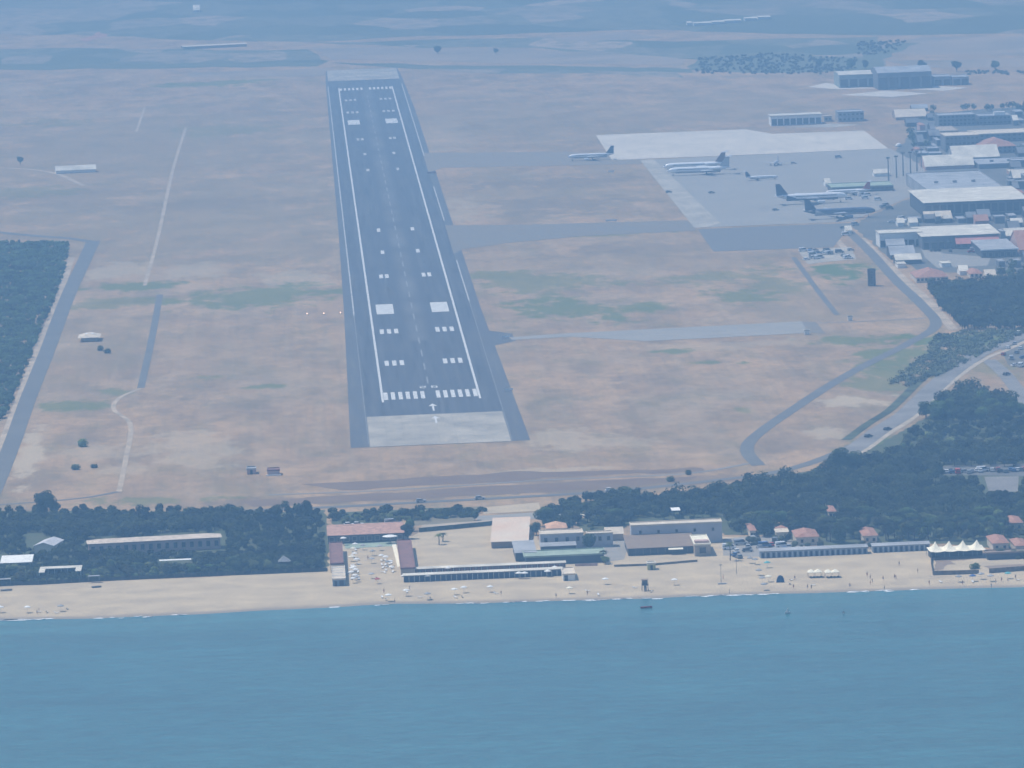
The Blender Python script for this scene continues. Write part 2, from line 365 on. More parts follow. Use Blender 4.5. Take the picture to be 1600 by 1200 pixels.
def sea_material():
    m = bpy.data.materials.new('sea_water'); m.use_nodes = True; t = m.node_tree; b = t.nodes['Principled BSDF']; N = t.nodes.new; L = t.links.new
    b.inputs['Roughness'].default_value = .22; b.inputs['IOR'].default_value = 1.333
    geo = N('ShaderNodeNewGeometry')
    def noise(scale, sx, sy, det=4, rough=.6, rot=0):
        mp = N('ShaderNodeMapping'); mp.inputs['Scale'].default_value = (sx, sy, 1); mp.inputs['Rotation'].default_value = (0, 0, rot); L(geo.outputs['Position'], mp.inputs[0])
        n_ = N('ShaderNodeTexNoise'); n_.inputs['Scale'].default_value = scale; n_.inputs['Detail'].default_value = det; n_.inputs['Roughness'].default_value = rough; L(mp.outputs[0], n_.inputs[0]); return n_.outputs[0]
    big = noise(.012, 1, .6); mid = noise(.22, .5, 1, 5, .7, .15); small = noise(.9, .5, 1, 3, .6, -.2)
    mr = N('ShaderNodeMapRange'); mr.inputs[1].default_value = .3; mr.inputs[2].default_value = .7; L(big, mr.inputs[0])
    mx = N('ShaderNodeMix'); mx.data_type = 'RGBA'; mx.inputs['A'].default_value = (.018, .118, .142, 1); mx.inputs['B'].default_value = (.030, .148, .168, 1); L(mr.outputs[0], mx.inputs['Factor'])
    mr2 = N('ShaderNodeMapRange'); mr2.inputs[1].default_value = .35; mr2.inputs[2].default_value = .65; L(mid, mr2.inputs[0])
    mx2 = N('ShaderNodeMix'); mx2.data_type = 'RGBA'; mx2.blend_type = 'MULTIPLY'; mx2.inputs['Factor'].default_value = .42; L(mx.outputs['Result'], mx2.inputs['A'])
    cr = N('ShaderNodeCombineColor'); [L(mr2.outputs[0], cr.inputs[k]) for k in range(3)]; L(cr.outputs[0], mx2.inputs['B'])
    # the shallow sandy bottom near the waterline shows through
    sp = N('ShaderNodeSeparateXYZ'); L(geo.outputs['Position'], sp.inputs[0])
    k1 = N('ShaderNodeMath'); k1.operation = 'MULTIPLY_ADD'; L(sp.outputs[0], k1.inputs[0]); k1.inputs[1].default_value = .082; L(sp.outputs[1], k1.inputs[2])
    sw = noise(.035, .22, 1, 4, .6, .1); k2 = N('ShaderNodeMath'); k2.operation = 'MULTIPLY_ADD'; L(sw, k2.inputs[0]); k2.inputs[1].default_value = 50; L(k1.outputs[0], k2.inputs[2])
    sh_ = N('ShaderNodeMapRange'); sh_.interpolation_type = 'SMOOTHSTEP'; sh_.inputs[1].default_value = -638-75+25; sh_.inputs[2].default_value = -638-2+25; sh_.inputs[4].default_value = .28; L(k2.outputs[0], sh_.inputs[0])
    mx3 = N('ShaderNodeMix'); mx3.data_type = 'RGBA'; L(mx2.outputs['Result'], mx3.inputs['A']); mx3.inputs['B'].default_value = (.075, .225, .225, 1); L(sh_.outputs[0], mx3.inputs['Factor'])
    r4 = N('ShaderNodeMapRange'); r4.inputs[1].default_value = .38; r4.inputs[2].default_value = .66; r4.inputs[3].default_value = .82; r4.inputs[4].default_value = 1.1; L(sw, r4.inputs[0])
    hs = N('ShaderNodeHueSaturation'); L(mx3.outputs['Result'], hs.inputs['Color']); L(r4.outputs[0], hs.inputs['Value'])
    L(hs.outputs[0], b.inputs['Base Color'])
    b1 = N('ShaderNodeBump'); b1.inputs['Distance'].default_value = .5; b1.inputs['Strength'].default_value = .8; L(mid, b1.inputs['Height'])
    b2 = N('ShaderNodeBump'); b2.inputs['Distance'].default_value = .22; b2.inputs['Strength'].default_value = .8; L(small, b2.inputs['Height']); L(b1.outputs[0], b2.inputs['Normal'])
    L(b2.outputs[0], b.inputs['Normal'])
    return m
M_sea = sea_material()
sheet('sea', [(15000, -15000), (15000, Cl[-1].y+10)] + [(p.x, p.y+10) for p in reversed(Cl[1:-1])] + [(-15000, Cl[0].y+10), (-15000, -15000)], SEA, M_sea, world=True)
# broken foam along the waterline
fm = MB(); rnd = random.Random(5)
M_foam = mat('sea_foam', (.78, .80, .80), .8, .08, 1.5)
for i in range(150):
    x = rnd.uniform(-260, 300); 
    k = min(range(len(cl)-1), key=lambda j: abs(cl[j].x-x)); a, b_ = cl[k], cl[min(k+1, len(cl)-1)]
    p = cl[k]; on = mnoise.noise(Vector((x*.02, 7, 0)))
    if on < -.05: continue
    y = p.y + shore(0, p).y + rnd.choice((-.6, -.6, -.8, -2.6)) + rnd.uniform(-.5, .5)
    L_ = rnd.uniform(2, 8)*(1.4 if on > .3 else .8); W_ = rnd.uniform(.6, 1.9); seg = 9
    top = []; bot = []
    for s_ in range(seg+1):
        t = s_/seg; ww = W_*math.sin(math.pi*t)**.6*(.6+.8*rnd.random()); xx = x+(t-.5)*L_; yy = y+.3*math.sin(t*5+i)
        top.append((xx, yy+ww*.5, SEA+.10)); bot.append((xx, yy-ww*.5, SEA+.10))
    fm.slab(bot+top[::-1], .06)
o = fm.build('foam', M_foam); o['kind'] = 'stuff'; o['label'] = 'thin white foam of small waves breaking along the waterline'; o['category'] = 'foam'

# ================================================================== runway
def rect(mb, x0, x1, y0, y1, z): mb.quad((x0, y0, z), (x1, y0, z), (x1, y1, z), (x0, y1, z))
RW = MB(); rect(RW, -30.8, 30.8, -57, 2398, .12)
rw = struct(RW.build('runway', M_asph), 'long dark asphalt runway with white markings')
sh = MB().poly([(-39.3, -168.5, .06), (39.0, -167.5, .06), (36.2, 420, .06), (35.5, 2000, .06), (33.5, 2400, .06), (31.5, 2560, .06), (-31.6, 2560, .06), (-33, 2400, .06), (-35, 900, .06), (-36.5, 400, .06)])
struct(sh.build('runway_shoulder', M_shld), 'dark asphalt shoulder on both sides of the runway')
# concrete slabs of the two runway ends
for (y0, y1, nx, ny, nm, lb) in ((-169, -57, 8, 9, 'concrete_pad', 'pale concrete pad before the near runway threshold'), (2402, 2556, 8, 6, 'concrete_pad', 'hazy concrete pad at the inland end of the runway')):
    base = struct(MB().poly([(-30.9, y0, .09), (30.8, y0, .09), (30.8, y1, .09), (-30.9, y1, .09)]).build(nm, M_conc2), lb)
    sx = 61.4/nx; sy = (y1-y0)/ny
    slab_me = MB().box(.06, sx-.06, .06, sy-.06, 0, .06).mesh('slab', M_conc)
    for i in range(nx):
        for j in range(ny):
            o = link('slab', slab_me, base, (-30.7+i*sx, y0+j*sy, .10))
zk = .18
def mark(name, rects, m=M_paint, label=None):
    mb = MB()
    for r_ in rects: rect(mb, *r_, zk)
    o = mb.build(name, m, rw)
    if label: o['label'] = label
    return o
for y0, sgn in ((6, 1), (2298, -1)):
    for s in (-1, 1):
        for k in range(6):
            x = s*(3.6+k*3.45); a, b_ = sorted((y0, y0+sgn*30)); mark('threshold_bar', [(x-.95, x+.95, a, b_)])
for s in (-1, 1):
    mark('edge_stripe', [(s*22.5-.55, s*22.5+.55, -3, 2304)])
    for (a, b_) in ([(440, 2330)] if s < 0 else [(2330-640+0, 2330), (1000, 1210), (560, 840)]):
        pass
    for d, n_ in ((150, 3), (300, 3), (600, 2), (750, 1), (900, 1)):
        for e in (0, 1):
            ya = d if not e else 2304-d-22.5
            for k in range(n_):
                if n_ == 3: x = s*(10.6+k*3.7)
                elif n_ == 2: x = s*(10.4+k*3.2)
                else: x = s*10.4
                mark('touchdown_zone_mark', [(x-1.05, x+1.05, ya, ya+22.5)], M_paint if not e else M_line)
    for ya in (400, 2304-400-52): mark('aiming_point_mark', [(s*14.6-4.6, s*14.6+4.6, ya, ya+52)])
    # outer shoulder lines, worn
mark('shoulder_line', [(-31.7, -30.95, 400, 2330)], M_line); mark('shoulder_line', [(-31.5, -31.2, -160, 400)], M_paintw)
for a, b_ in ((450, 690), (960, 1230), (1500, 2330)): mark('shoulder_line', [(30.9, 31.65, a, b_)], M_line)
mark('shoulder_line', [(31.1, 31.4, -165, 450)], M_paintw)
for k in range(36):
    y = 66+k*60
    if y < 2240: mark('centreline_dash', [(-.4, .4, y, y+30)], M_paintw)
def digit(pts_list, x0, y0):
    mb = MB()
    for (a, b_, c, d) in pts_list: rect(mb, x0+a, x0+b_, y0+c, y0+d, zk)
    return mb.build('runway_number', M_paint, rw)
two = [(0, 3, 0, 1.6), (0, .8, 1.6, 4), (0, 3, 4, 5.4), (2.2, 3, 5.4, 7.6), (0, 3, 7.6, 9)]
six = [(0, 3, 0, 1.4), (0, .8, 1.4, 7.6), (2.2, 3, 1.4, 4), (0.8, 3, 4, 5.4), (0, 3, 7.6, 9)]
digit(two, -4.3, 48); digit(six, 1.1, 48)
for yb in (-44, -92):      # arrows that point to the threshold
    mb = MB(); mb.poly([(-.45, yb, zk), (.45, yb, zk), (.45, yb+18, zk), (2.0, yb+18, zk), (0, yb+28, zk), (-2.0, yb+18, zk), (-.45, yb+18, zk)]); mb.build('threshold_arrow', M_paint, rw)
# rubber-polished centre band with its paler worn track (a change of surface)
mb = MB(); rect(mb, -8, 9, 260, 2290, .15); rt = mb.build('rubber_track', mat('rubbered_asphalt', (.115, .115, .118), .8, .2, .01, col2=(.075, .078, .085)), rw)

rm = rt.data.materials[0]; t_ = rm.node_tree; b_ = t_.nodes['Principled BSDF']; src = b_.inputs['Base Color'].links[0].from_socket
ge = t_.nodes.new('ShaderNodeNewGeometry'); sp = t_.nodes.new('ShaderNodeSeparateXYZ'); t_.links.new(ge.outputs['Position'], sp.inputs[0])
ab = t_.nodes.new('ShaderNodeMath'); ab.operation = 'ABSOLUTE'; t_.links.new(sp.outputs[0], ab.inputs[0])
mr_ = t_.nodes.new('ShaderNodeMapRange'); mr_.interpolation_type = 'SMOOTHSTEP'; mr_.inputs[1].default_value = 1.5; mr_.inputs[2].default_value = 7.5; mr_.inputs[3].default_value = 0; mr_.inputs[4].default_value = 1; t_.links.new(ab.outputs[0], mr_.inputs[0])
mq = t_.nodes.new('ShaderNodeMix'); mq.data_type = 'RGBA'; t_.links.new(mr_.outputs[0], mq.inputs['Factor']); t_.links.new(src, mq.inputs['A']); mq.inputs['B'].default_value = (.070, .075, .087, 1); t_.links.new(mq.outputs['Result'], b_.inputs['Base Color'])

# ================================================================== taxiways, aprons, roads
sheet('taxiway', [(688,352),(830,351),(1075,344),(1088,360),(905,369),(800,379),(722,389),(706,398)], .08, M_taxi, 'dark taxiway leading from the runway to the apron', rough=.8)
sheet('taxiway', [(646,239),(890,237),(940,242),(1000,248),(1004,256),(690,262),(664,272)], .08, M_taxif, 'taxiway under the taxiing airliner', rough=.8)
sheet('taxiway', [(752,515),(800,521),(806,532),(772,540)], .085, M_shld, 'short dark taxiway stub beside the runway')
sheet('old_taxiway', [(795,527),(880,521),(1000,515),(1252,502),(1264,520),(1130,527),(1010,533),(890,526),(800,531)], .09, M_conc2, 'disused pale concrete taxiway across the grass')
sheet('taxiway', [(1252,502),(1275,503),(1290,521),(1264,520)], .08, M_taxi, 'dark end of the disused taxiway')
sheet('apron', [(931,211),(1165,202),(1207,209),(1350,204),(1388,232),(1140,243),(956,250)], .12, M_concL, 'bright pale concrete apron')
sheet('apron', [(1000,250),(1140,243.5),(1392,232),(1445,262),(1440,300),(1330,346),(1085,356)], .10, M_conc2, 'grey concrete apron with parked aircraft')
sheet('apron', [(1000,250),(1022,249),(1125,348),(1110,354),(1085,356)], .13, M_conc, 'pale edge strip of the grey apron')
sheet('apron', [(1090,358),(1333,348),(1302,386),(1115,393)], .08, M_hold, 'dark asphalt holding area below the grey apron')
sheet('pavement', [(1395,236),(1420,215),(1440,180),(1600,165),(1800,160),(1800,420),(1560,425),(1440,425),(1380,395),(1330,352),(1440,300),(1450,262)], .05, M_urb, 'grey built-up ground round the terminal', rough=3)
sheet('yard', [(1436,381),(1475,396),(1548,402),(1543,415),(1465,419),(1445,402)], .09, M_conc2, 'pale yard between the sheds')
sheet('yard', [(1246,390),(1330,386),(1338,405),(1290,409),(1262,413)], .09, M_conc, 'pale equipment yard beside the dark holding area')
for q in ([(1262,136),(1290,129.5),(1318,133),(1372,138),(1310,139.5)], [(1312,148.5),(1385,141.5),(1450,146),(1395,151.5)], [(1412,138.5),(1462,134),(1512,137),(1475,142)]):
    sheet('apron', q, .08, M_concL, 'bright concrete apron in front of the far hangar')
sheet('road', [(1222,199),(1300,193),(1345,195),(1300,199)], .08, M_conc, 'pale forecourt of the low dark building')
# roads and tracks
ribbon('road', [(-30,800),(-10,765),(20,690),(45,620),(75,545),(105,465),(128,415),(146,376)], (7.5, 8.5), .10, M_road, 'perimeter road along the dark grove')
ribbon('path', [(-20,735),(4,690),(24,640),(52,565),(86,480),(112,402)], 4.0, .07, M_dirt, 'sandy verge between grove and perimeter road')
ribbon('road', [(146,378),(105,372),(50,368),(-30,360)], 7, .09, M_road)
ribbon('path', [(250,460),(237,530),(220,606)], 3.6, .08, M_road, 'narrow grey service road in the grass')
ribbon('path', [(219,607),(186,622),(178,640),(204,664),(196,720),(186,768)], 2.3, .08, M_dirt, 'winding dirt track')
ribbon('path', [(290,200),(269,270),(247,370),(226,446)], 2.3, .08, M_dirt, 'straight dirt track through the dry grass')
ribbon('path', [(226,168),(213,206)], 2.0, .08, M_dirt)
ribbon('path', [(0,262),(50,265),(90,272),(130,290)], 4, .08, M_dirt)
ribbon('path', [(185,768),(120,779),(-20,790)], 3, .08, M_road)
ribbon('path', [(420,773),(560,768),(700,760),(850,750),(1000,744),(1090,738),(1180,722)], 2.8, .08, M_pale, 'perimeter path inside the airfield fence')
ribbon('road', [(-60,812),(120,806),(250,803),(400,797),(520,792),(650,785),(800,777),(950,768),(1040,759),(1120,750),(1200,740),(1270,722),(1337,695)], 6.2, .09, M_road, 'coast road behind the beach')
wr_ = [(1318,712),(1345,694),(1378,670),(1412,649),(1437,627),(1462,603),(1494,576),(1533,551),(1567,537),(1600,521),(1700,470)]
ribbon('road', wr_, (9.5, 11), .14, M_pale, 'wide pale road running inland past the wood')
ribbon('path', [(u+(8 if v < 700 else 0), v+9) for u, v in wr_], 3, .12, M_sandp, 'pale footway beside the wide road')
ribbon('verge', [(u-26*min(1, 600/max(v, 500)), v-7) for u, v in wr_[1:9]], 4.5, .10, mat('verge_scrub', (.07, .085, .045), .95, .3, .1), 'dark overgrown ditch beside the wide road')
ribbon('road', [(1185,727),(1170,692),(1250,632),(1330,582),(1420,536),(1462,508),(1442,478),(1400,438),(1360,394),(1330,365),(1312,350)], 6, .085, M_road, 'grey perimeter road curving round the airfield corner')
ribbon('path', [(1240,402),(1275,450),(1308,492)], 3, .08, M_road)
ribbon('path', [(1262,505),(1350,502),(1445,497)], 2.5, .075, M_pale)
ribbon('path', [(1345,372),(1400,425),(1450,470),(1490,515)], 5, .06, M_dirt, 'sandy verge beside the perimeter road')
ribbon('path', [(1290,357),(1330,398)], 4, .07, M_dirt)
ribbon('road', [(1545,562),(1575,590),(1610,640)], 7, .09, M_pale, 'pale side road')
sheet('car_park', [(1470,728),(1700,722),(1700,745),(1475,742)], .06, M_road, 'car park in the wood')
sheet('car_park', [(1538,745),(1592,744),(1590,768),(1545,768)], .06, M_pale)
sheet('car_park', [(1130,842),(1180,836),(1252,846),(1255,862),(1185,870),(1130,868)], .07, M_conc2, 'parking ground beside the pale beach building')
sheet('car_park', [(1560,535),(1700,515),(1700,590),(1575,570)], .07, M_urb)
sheet('paving', [(745,806),(850,800),(850,810),(745,814)], .07, M_conc2)
sheet('undergrowth', [(640,798),(745,792),(745,814),(640,822)], .055, mat('brown_scrub', (.13, .115, .07), .95, .3, .15, col2=(.2, .165, .11)), rough=1.5)
sheet('sand', [(752,793),(842,785),(845,798),(756,803)], .07, M_sand)
sheet('sand', [(660,820),(775,812),(772,820),(655,830)], .08, M_sandp)
sheet('paving', [(905,846),(985,842),(975,874),(930,880),(905,872)], .07, M_conc2, 'pale paved forecourt between the beach buildings')
# ploughed bands between airfield and coast road, undergrowth of the woods
sheet('ploughed_strip', [(470,758),(620,748),(800,738),(1000,734),(1100,730),(1095,738),(1000,741),(850,747),(700,757),(540,766)], .05, M_plough, rough=2.5)
sheet('ploughed_strip', [(380,783),(560,772),(700,765),(850,755),(1010,748),(1090,744),(1080,752),(950,762),(800,771),(650,779),(520,786),(400,792)], .05, M_plough, 'brown soil strip beside the coast road', rough=2)
M_under = mat('undergrowth', (.048, .062, .028), .95, .3, .12, col2=(.085, .09, .05))
sheet('undergrowth', [(-60,800),(120,798),(250,800),(400,801),(505,797),(514,830),(512,891),(420,895),(300,900),(150,907),(60,912),(-60,916)], .10, M_under, rough=1.5)
sheet('undergrowth', [(900,812),(960,790),(1010,778),(1110,762),(1200,749),(1290,730),(1335,712),(1400,680),(1450,650),(1500,612),(1590,625),(1700,640),(1700,862),(1560,858),(1440,846),(1290,852),(1240,846),(1190,836),(1130,836),(1120,815),(990,815),(960,832),(905,830)], .05, M_under, rough=1.5)
sheet('undergrowth', [(515,800),(640,795),(750,791),(740,806),(640,812),(520,820)], .05, M_under, rough=1.5)
# far fields beyond the runway: a patchwork of plots
def plots_material():
    m = bpy.data.materials.new('farm_plots'); m.use_nodes = True; t = m.node_tree; b = t.nodes['Principled BSDF']; N = t.nodes.new; L = t.links.new; b.inputs['Roughness'].default_value = .95
    geo = N('ShaderNodeNewGeometry'); mp = N('ShaderNodeMapping'); mp.inputs['Scale'].default_value = (1, .45, 1); mp.inputs['Rotation'].default_value = (0, 0, .3); L(geo.outputs['Position'], mp.inputs[0])
    n0 = N('ShaderNodeTexNoise'); n0.inputs['Scale'].default_value = .012; L(mp.outputs[0], n0.inputs[0])
    dv = N('ShaderNodeVectorMath'); dv.operation = 'MULTIPLY_ADD'; L(n0.outputs['Color'], dv.inputs[0]); dv.inputs[1].default_value = (50, 50, 0); L(mp.outputs[0], dv.inputs[2])
    vo = N('ShaderNodeTexVoronoi'); vo.inputs['Scale'].default_value = .014; L(dv.outputs[0], vo.inputs['Vector'])
    se = N('ShaderNodeSeparateColor'); L(vo.outputs['Color'], se.inputs[0]); cr = N('ShaderNodeValToRGB'); L(se.outputs[0], cr.inputs[0])
    e = cr.color_ramp.elements; e[0].position = 0; e[0].color = (.07, .085, .045, 1); e[1].position = 1; e[1].color = (.36, .26, .17, 1)
    for p_, c_ in ((.3, (.10, .11, .06, 1)), (.5, (.16, .15, .09, 1)), (.68, (.13, .13, .075, 1)), (.84, (.24, .19, .125, 1))): q = e.new(p_); q.color = c_
    n1 = N('ShaderNodeTexNoise'); n1.inputs['Scale'].default_value = .05; n1.inputs['Detail'].default_value = 6; n1.inputs['Roughness'].default_value = .7; L(mp.outputs[0], n1.inputs[0])
    r = N('ShaderNodeMapRange'); r.inputs[1].default_value = .42; r.inputs[2].default_value = .62; r.inputs[4].default_value = .65; L(n1.outputs[0], r.inputs[0])
    x = N('ShaderNodeMix'); x.data_type = 'RGBA'; L(cr.outputs[0], x.inputs['A']); x.inputs['B'].default_value = (.06, .075, .04, 1); L(r.outputs[0], x.inputs['Factor']); L(x.outputs['Result'], b.inputs['Base Color'])
    return m
M_fgreen = plots_material()
M_fwood = mat('far_scrub', (.075, .088, .05), .95, .3, .03, col2=(.13, .13, .08))
sheet('scrubland', [(1075,94),(1200,85),(1340,90),(1400,66),(1425,66),(1395,88),(1335,112),(1200,116),(1085,110)], .09, M_fwood, rough=14)
sheet('scrubland', [(640,103),(860,103),(1080,107),(1080,113),(860,108),(640,107)], .09, M_fwood, rough=6)
sheet('scrubland', [(-80,100),(300,98),(500,97),(500,103),(300,106),(-80,110)], .09, M_fwood, rough=7)
sheet('field', [(490,76),(620,73),(830,77),(1000,85),(1075,92),(1060,103),(900,101),(690,96),(520,92)], .08, M_field, 'pale stubble field beyond the runway end', rough=12)
sheet('field', [(1370,72),(1450,58),(1700,56),(1700,88),(1500,86),(1400,84)], .08, M_field, rough=12)
sheet('field', [(1380,94),(1700,90),(1700,104),(1420,104)], .08, M_field, rough=10)
sheet('field', [(120,62),(160,50),(165,56),(130,66)], .08, mat('red_soil', (.36,.19,.13),.95,.2,.01), rough=8)
sheet('field', [(860,60),(980,50),(1030,58),(870,66)], .08, M_field, rough=10)
sheet('field', [(300,112),(520,106),(505,118),(300,120)], .08, M_field, rough=8)
for q in ([(-200,-60),(1900,-90),(1900,48),(1370,56),(1000,46),(830,52),(600,60),(480,66),(-200,46)], [(-150,74),(480,78),(520,96),(500,103),(-150,108)], [(480,66),(830,60),(1050,64),(1370,58),(1390,92),(1340,110),(1080,108),(1060,105),(1080,92),(830,75),(620,72)], [(520,98),(900,104),(1060,107),(1080,120),(640,110)]):
    sheet('field', q, .04, M_fgreen, rough=14)
# ================================================================== buildings
SIZES = []
def bld(name, label, u0, u1, vb, vt, vk, wall=None, roofm=None, roof='flat', win=None, door=None, rot=0, group=None, cat='building', dep=None, hgt=None, rise=None, over=.35, extra=None, wid=None):
    """front wall base centre at ((u0+u1)/2, vb); vt: front eave, vk: far roof edge, both as seen in the photograph"""
    wall = wall or M_white; roofm = roofm or M_wroof
    C = g((u0+u1)/2, vb); k = mpp(C); W = wid or (u1-u0)*k
    Hh = hgt or max(2.2, (vb-vt)*k)
    D = dep or max(3, (vt-vk)*dpp(C)*(1-Hh/H))
    SIZES.append((name, label, round(W, 1), round(D, 1), round(Hh, 1)))
    t = thing(name, label, cat, C, R(rot), group)
    x0, x1 = -W/2, W/2
    mb = MB()
    rs = rise if rise is not None else {'flat': 0, 'gable': D*.18, 'gabley': W*.16, 'hip': min(D, W)*.2, 'shed': D*.08, 'vault': D*.16}[roof]
    if roof == 'flat':
        mb.box(x0, x1, 0, D, 0, Hh-.25)
        mb.build('wall', wall, t)
        rf = MB().box(x0-over*.5, x1+over*.5, -over*.5, D+over*.5, Hh-.25, Hh)
        rf_o = rf.build('roof', roofm, t)
        p = MB(); e = over*.5
        for q in ((x0-e, x1+e, -e, -e+.3), (x0-e, x1+e, D+e-.3, D+e), (x0-e, x0-e+.3, -e+.3, D+e-.3), (x1+e-.3, x1+e, -e+.3, D+e-.3)): p.box(*q, Hh+.002, Hh+.35)
        p.build('parapet', roofm, rf_o)
    else:
        if roof == 'gable':
            prof = [(0, Hh), (D/2, Hh+rs), (D, Hh)]
        elif roof == 'shed': prof = [(0, Hh), (D, Hh+rs)]
        elif roof == 'vault': prof = [(D*i/8, Hh+rs*math.sin(math.pi*i/8)) for i in range(9)]
        else: prof = None
        if prof:
            mb.box(x0, x1, 0, D, 0, Hh)
            n = len(prof)
            if n > 2:
                for x, fl in ((x0, 1), (x1, 0)):
                    pts = [(x, y, z) for y, z in prof]; mb.poly(pts[::-1] if not fl else pts)
            else:
                mb.poly([(x0, D, Hh), (x0, 0, Hh), (x0, D, Hh+rs)]); mb.poly([(x1, 0, Hh), (x1, D, Hh), (x1, D, Hh+rs)]); mb.quad((x0, D, Hh), (x1, D, Hh), (x1, D, Hh+rs), (x0, D, Hh+rs))
            mb.build('wall', wall, t)
            rf = MB()
            for i in range(n-1):
                (ya, za), (yb, zb) = prof[i], prof[i+1]; sl = (zb-za)/(yb-ya)
                ea = over if i == 0 else 0; eb = over if i == n-2 else 0
                rf.slab([(x0-over, ya-ea, za-ea*sl+.18), (x1+over, ya-ea, za-ea*sl+.18), (x1+over, yb+eb, zb+eb*sl+.18), (x0-over, yb+eb, zb+eb*sl+.18)], .16)
            rf_o = rf.build('roof', roofm, t)
        elif roof == 'gabley':
            mb.box(x0, x1, 0, D, 0, Hh)
            for y in (0, D): mb.poly([(x0, y, Hh), (x1, y, Hh), (0, y, Hh+rs)])
            mb.build('wall', wall, t); sl = rs/(W/2); e = over; rf = MB()
            for s in (-1, 1):
                a = [(s*(W/2+e), -e, Hh-e*sl+.18), (0, -e, Hh+rs+.18), (0, D+e, Hh+rs+.18), (s*(W/2+e), D+e, Hh-e*sl+.18)]
                rf.slab(a if s < 0 else a[::-1], .16)
            rf_o = rf.build('roof', roofm, t)
        else:   # hip
            mb.box(x0, x1, 0, D, 0, Hh); mb.build('wall', wall, t)
            e = over; a = (x0-e, -e, Hh+.02); b = (x1+e, -e, Hh+.02); c = (x1+e, D+e, Hh+.02); d = (x0-e, D+e, Hh+.02)
            if W >= D: p, q = (x0+D/2, D/2, Hh+rs), (x1-D/2, D/2, Hh+rs)
            else: p, q = (0, W/2, Hh+rs), (0, D-W/2, Hh+rs)
            rf = MB()
            if W >= D: rf.add([a, b, c, d, p, q], [(0, 1, 5, 4), (1, 2, 5), (2, 3, 4, 5), (3, 0, 4), (3, 2, 1, 0)])
            else: rf.add([a, b, c, d, p, q], [(0, 1, 4), (1, 2, 5, 4), (2, 3, 5), (3, 0, 4, 5), (3, 2, 1, 0)])
            rf_o = rf.build('roof', roofm, t)
    if win:
        cols, rws, ww, wh = win[:4]; zb = win[4] if len(win) > 4 else .35; ua, ub = win[5] if len(win) > 5 else (0, 1)
        me = MB().box(-ww/2, ww/2, -.06, .02, 0, wh).mesh('window', M_glass)
        fr = MB(); f_ = .12
        for q in ((-ww/2-f_, ww/2+f_, -.10, -.01, -f_-.06, 0), (-ww/2-f_, ww/2+f_, -.10, -.01, wh, wh+f_), (-ww/2-f_, -ww/2, -.10, -.01, 0, wh), (ww/2, ww/2+f_, -.10, -.01, 0, wh)): fr.box(*q)
        fme = fr.mesh('window_frame', M_tan if wall is not M_white else M_lilac)
        for r_ in range(rws):
            for c in range(cols):
                x = x0+W*(ua+(ub-ua)*(c+.5)/cols); z = Hh*(r_+zb)/rws
                wo_ = link('window', me, t, (x, 0, z)); link('window_frame', fme, wo_)
    if door:
        for (fx, dw, dh, dm) in door:
            MB().box(x0+W*fx-dw/2, x0+W*fx+dw/2, -.07, .03, 0, dh).build('door', dm, t)
    if extra: extra(t, W, D, Hh)
    return t

# ---- coast, airport side
def roofbox(t, W, D, Hh):
    for k in range(3): MB().box(-W*.3+k*W*.25, -W*.3+k*W*.25+2.5, D*.4, D*.4+2, Hh+.01, Hh+1.4).build('roof_unit', M_groof, t)
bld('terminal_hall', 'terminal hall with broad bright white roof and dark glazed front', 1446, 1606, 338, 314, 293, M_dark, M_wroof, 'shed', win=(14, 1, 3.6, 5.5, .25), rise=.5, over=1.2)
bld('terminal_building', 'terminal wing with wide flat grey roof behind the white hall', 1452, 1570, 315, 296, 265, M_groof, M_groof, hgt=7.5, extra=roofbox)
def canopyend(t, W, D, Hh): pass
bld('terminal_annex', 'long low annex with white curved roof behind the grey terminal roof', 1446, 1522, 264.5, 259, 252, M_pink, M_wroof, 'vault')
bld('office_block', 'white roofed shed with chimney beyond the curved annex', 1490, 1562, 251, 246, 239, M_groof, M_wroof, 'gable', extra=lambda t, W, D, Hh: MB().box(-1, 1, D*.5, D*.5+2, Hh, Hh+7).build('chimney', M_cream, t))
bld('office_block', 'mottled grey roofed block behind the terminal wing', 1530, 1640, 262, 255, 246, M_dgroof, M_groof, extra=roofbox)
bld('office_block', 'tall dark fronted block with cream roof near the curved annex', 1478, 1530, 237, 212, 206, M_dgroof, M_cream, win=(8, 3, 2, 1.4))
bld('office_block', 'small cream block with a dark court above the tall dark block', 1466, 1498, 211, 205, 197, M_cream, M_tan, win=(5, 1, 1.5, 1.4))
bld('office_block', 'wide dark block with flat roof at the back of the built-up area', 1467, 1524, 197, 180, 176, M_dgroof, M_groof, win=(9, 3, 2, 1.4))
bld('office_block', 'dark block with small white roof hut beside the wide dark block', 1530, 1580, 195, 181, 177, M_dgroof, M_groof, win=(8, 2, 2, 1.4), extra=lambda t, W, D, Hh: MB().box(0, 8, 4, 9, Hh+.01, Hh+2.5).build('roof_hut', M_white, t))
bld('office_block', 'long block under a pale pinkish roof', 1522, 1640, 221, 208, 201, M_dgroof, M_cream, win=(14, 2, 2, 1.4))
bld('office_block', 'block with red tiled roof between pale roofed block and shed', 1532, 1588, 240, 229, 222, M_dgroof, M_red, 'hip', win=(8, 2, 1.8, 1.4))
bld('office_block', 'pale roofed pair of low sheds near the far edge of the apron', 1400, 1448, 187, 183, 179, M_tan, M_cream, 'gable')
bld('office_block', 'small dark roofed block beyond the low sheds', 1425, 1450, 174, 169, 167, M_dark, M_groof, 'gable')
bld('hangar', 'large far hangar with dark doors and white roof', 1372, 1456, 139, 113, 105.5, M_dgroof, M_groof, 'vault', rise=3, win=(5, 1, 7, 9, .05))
bld('hangar', 'grey green hangar wing joined to the large far hangar', 1312, 1371, 136.5, 116.5, 110, mat('grey_green_sheet', (.27, .31, .28), .7, .1, .1), M_wroof, 'gable', rise=1.0, win=(4, 1, 6, 6, .08))
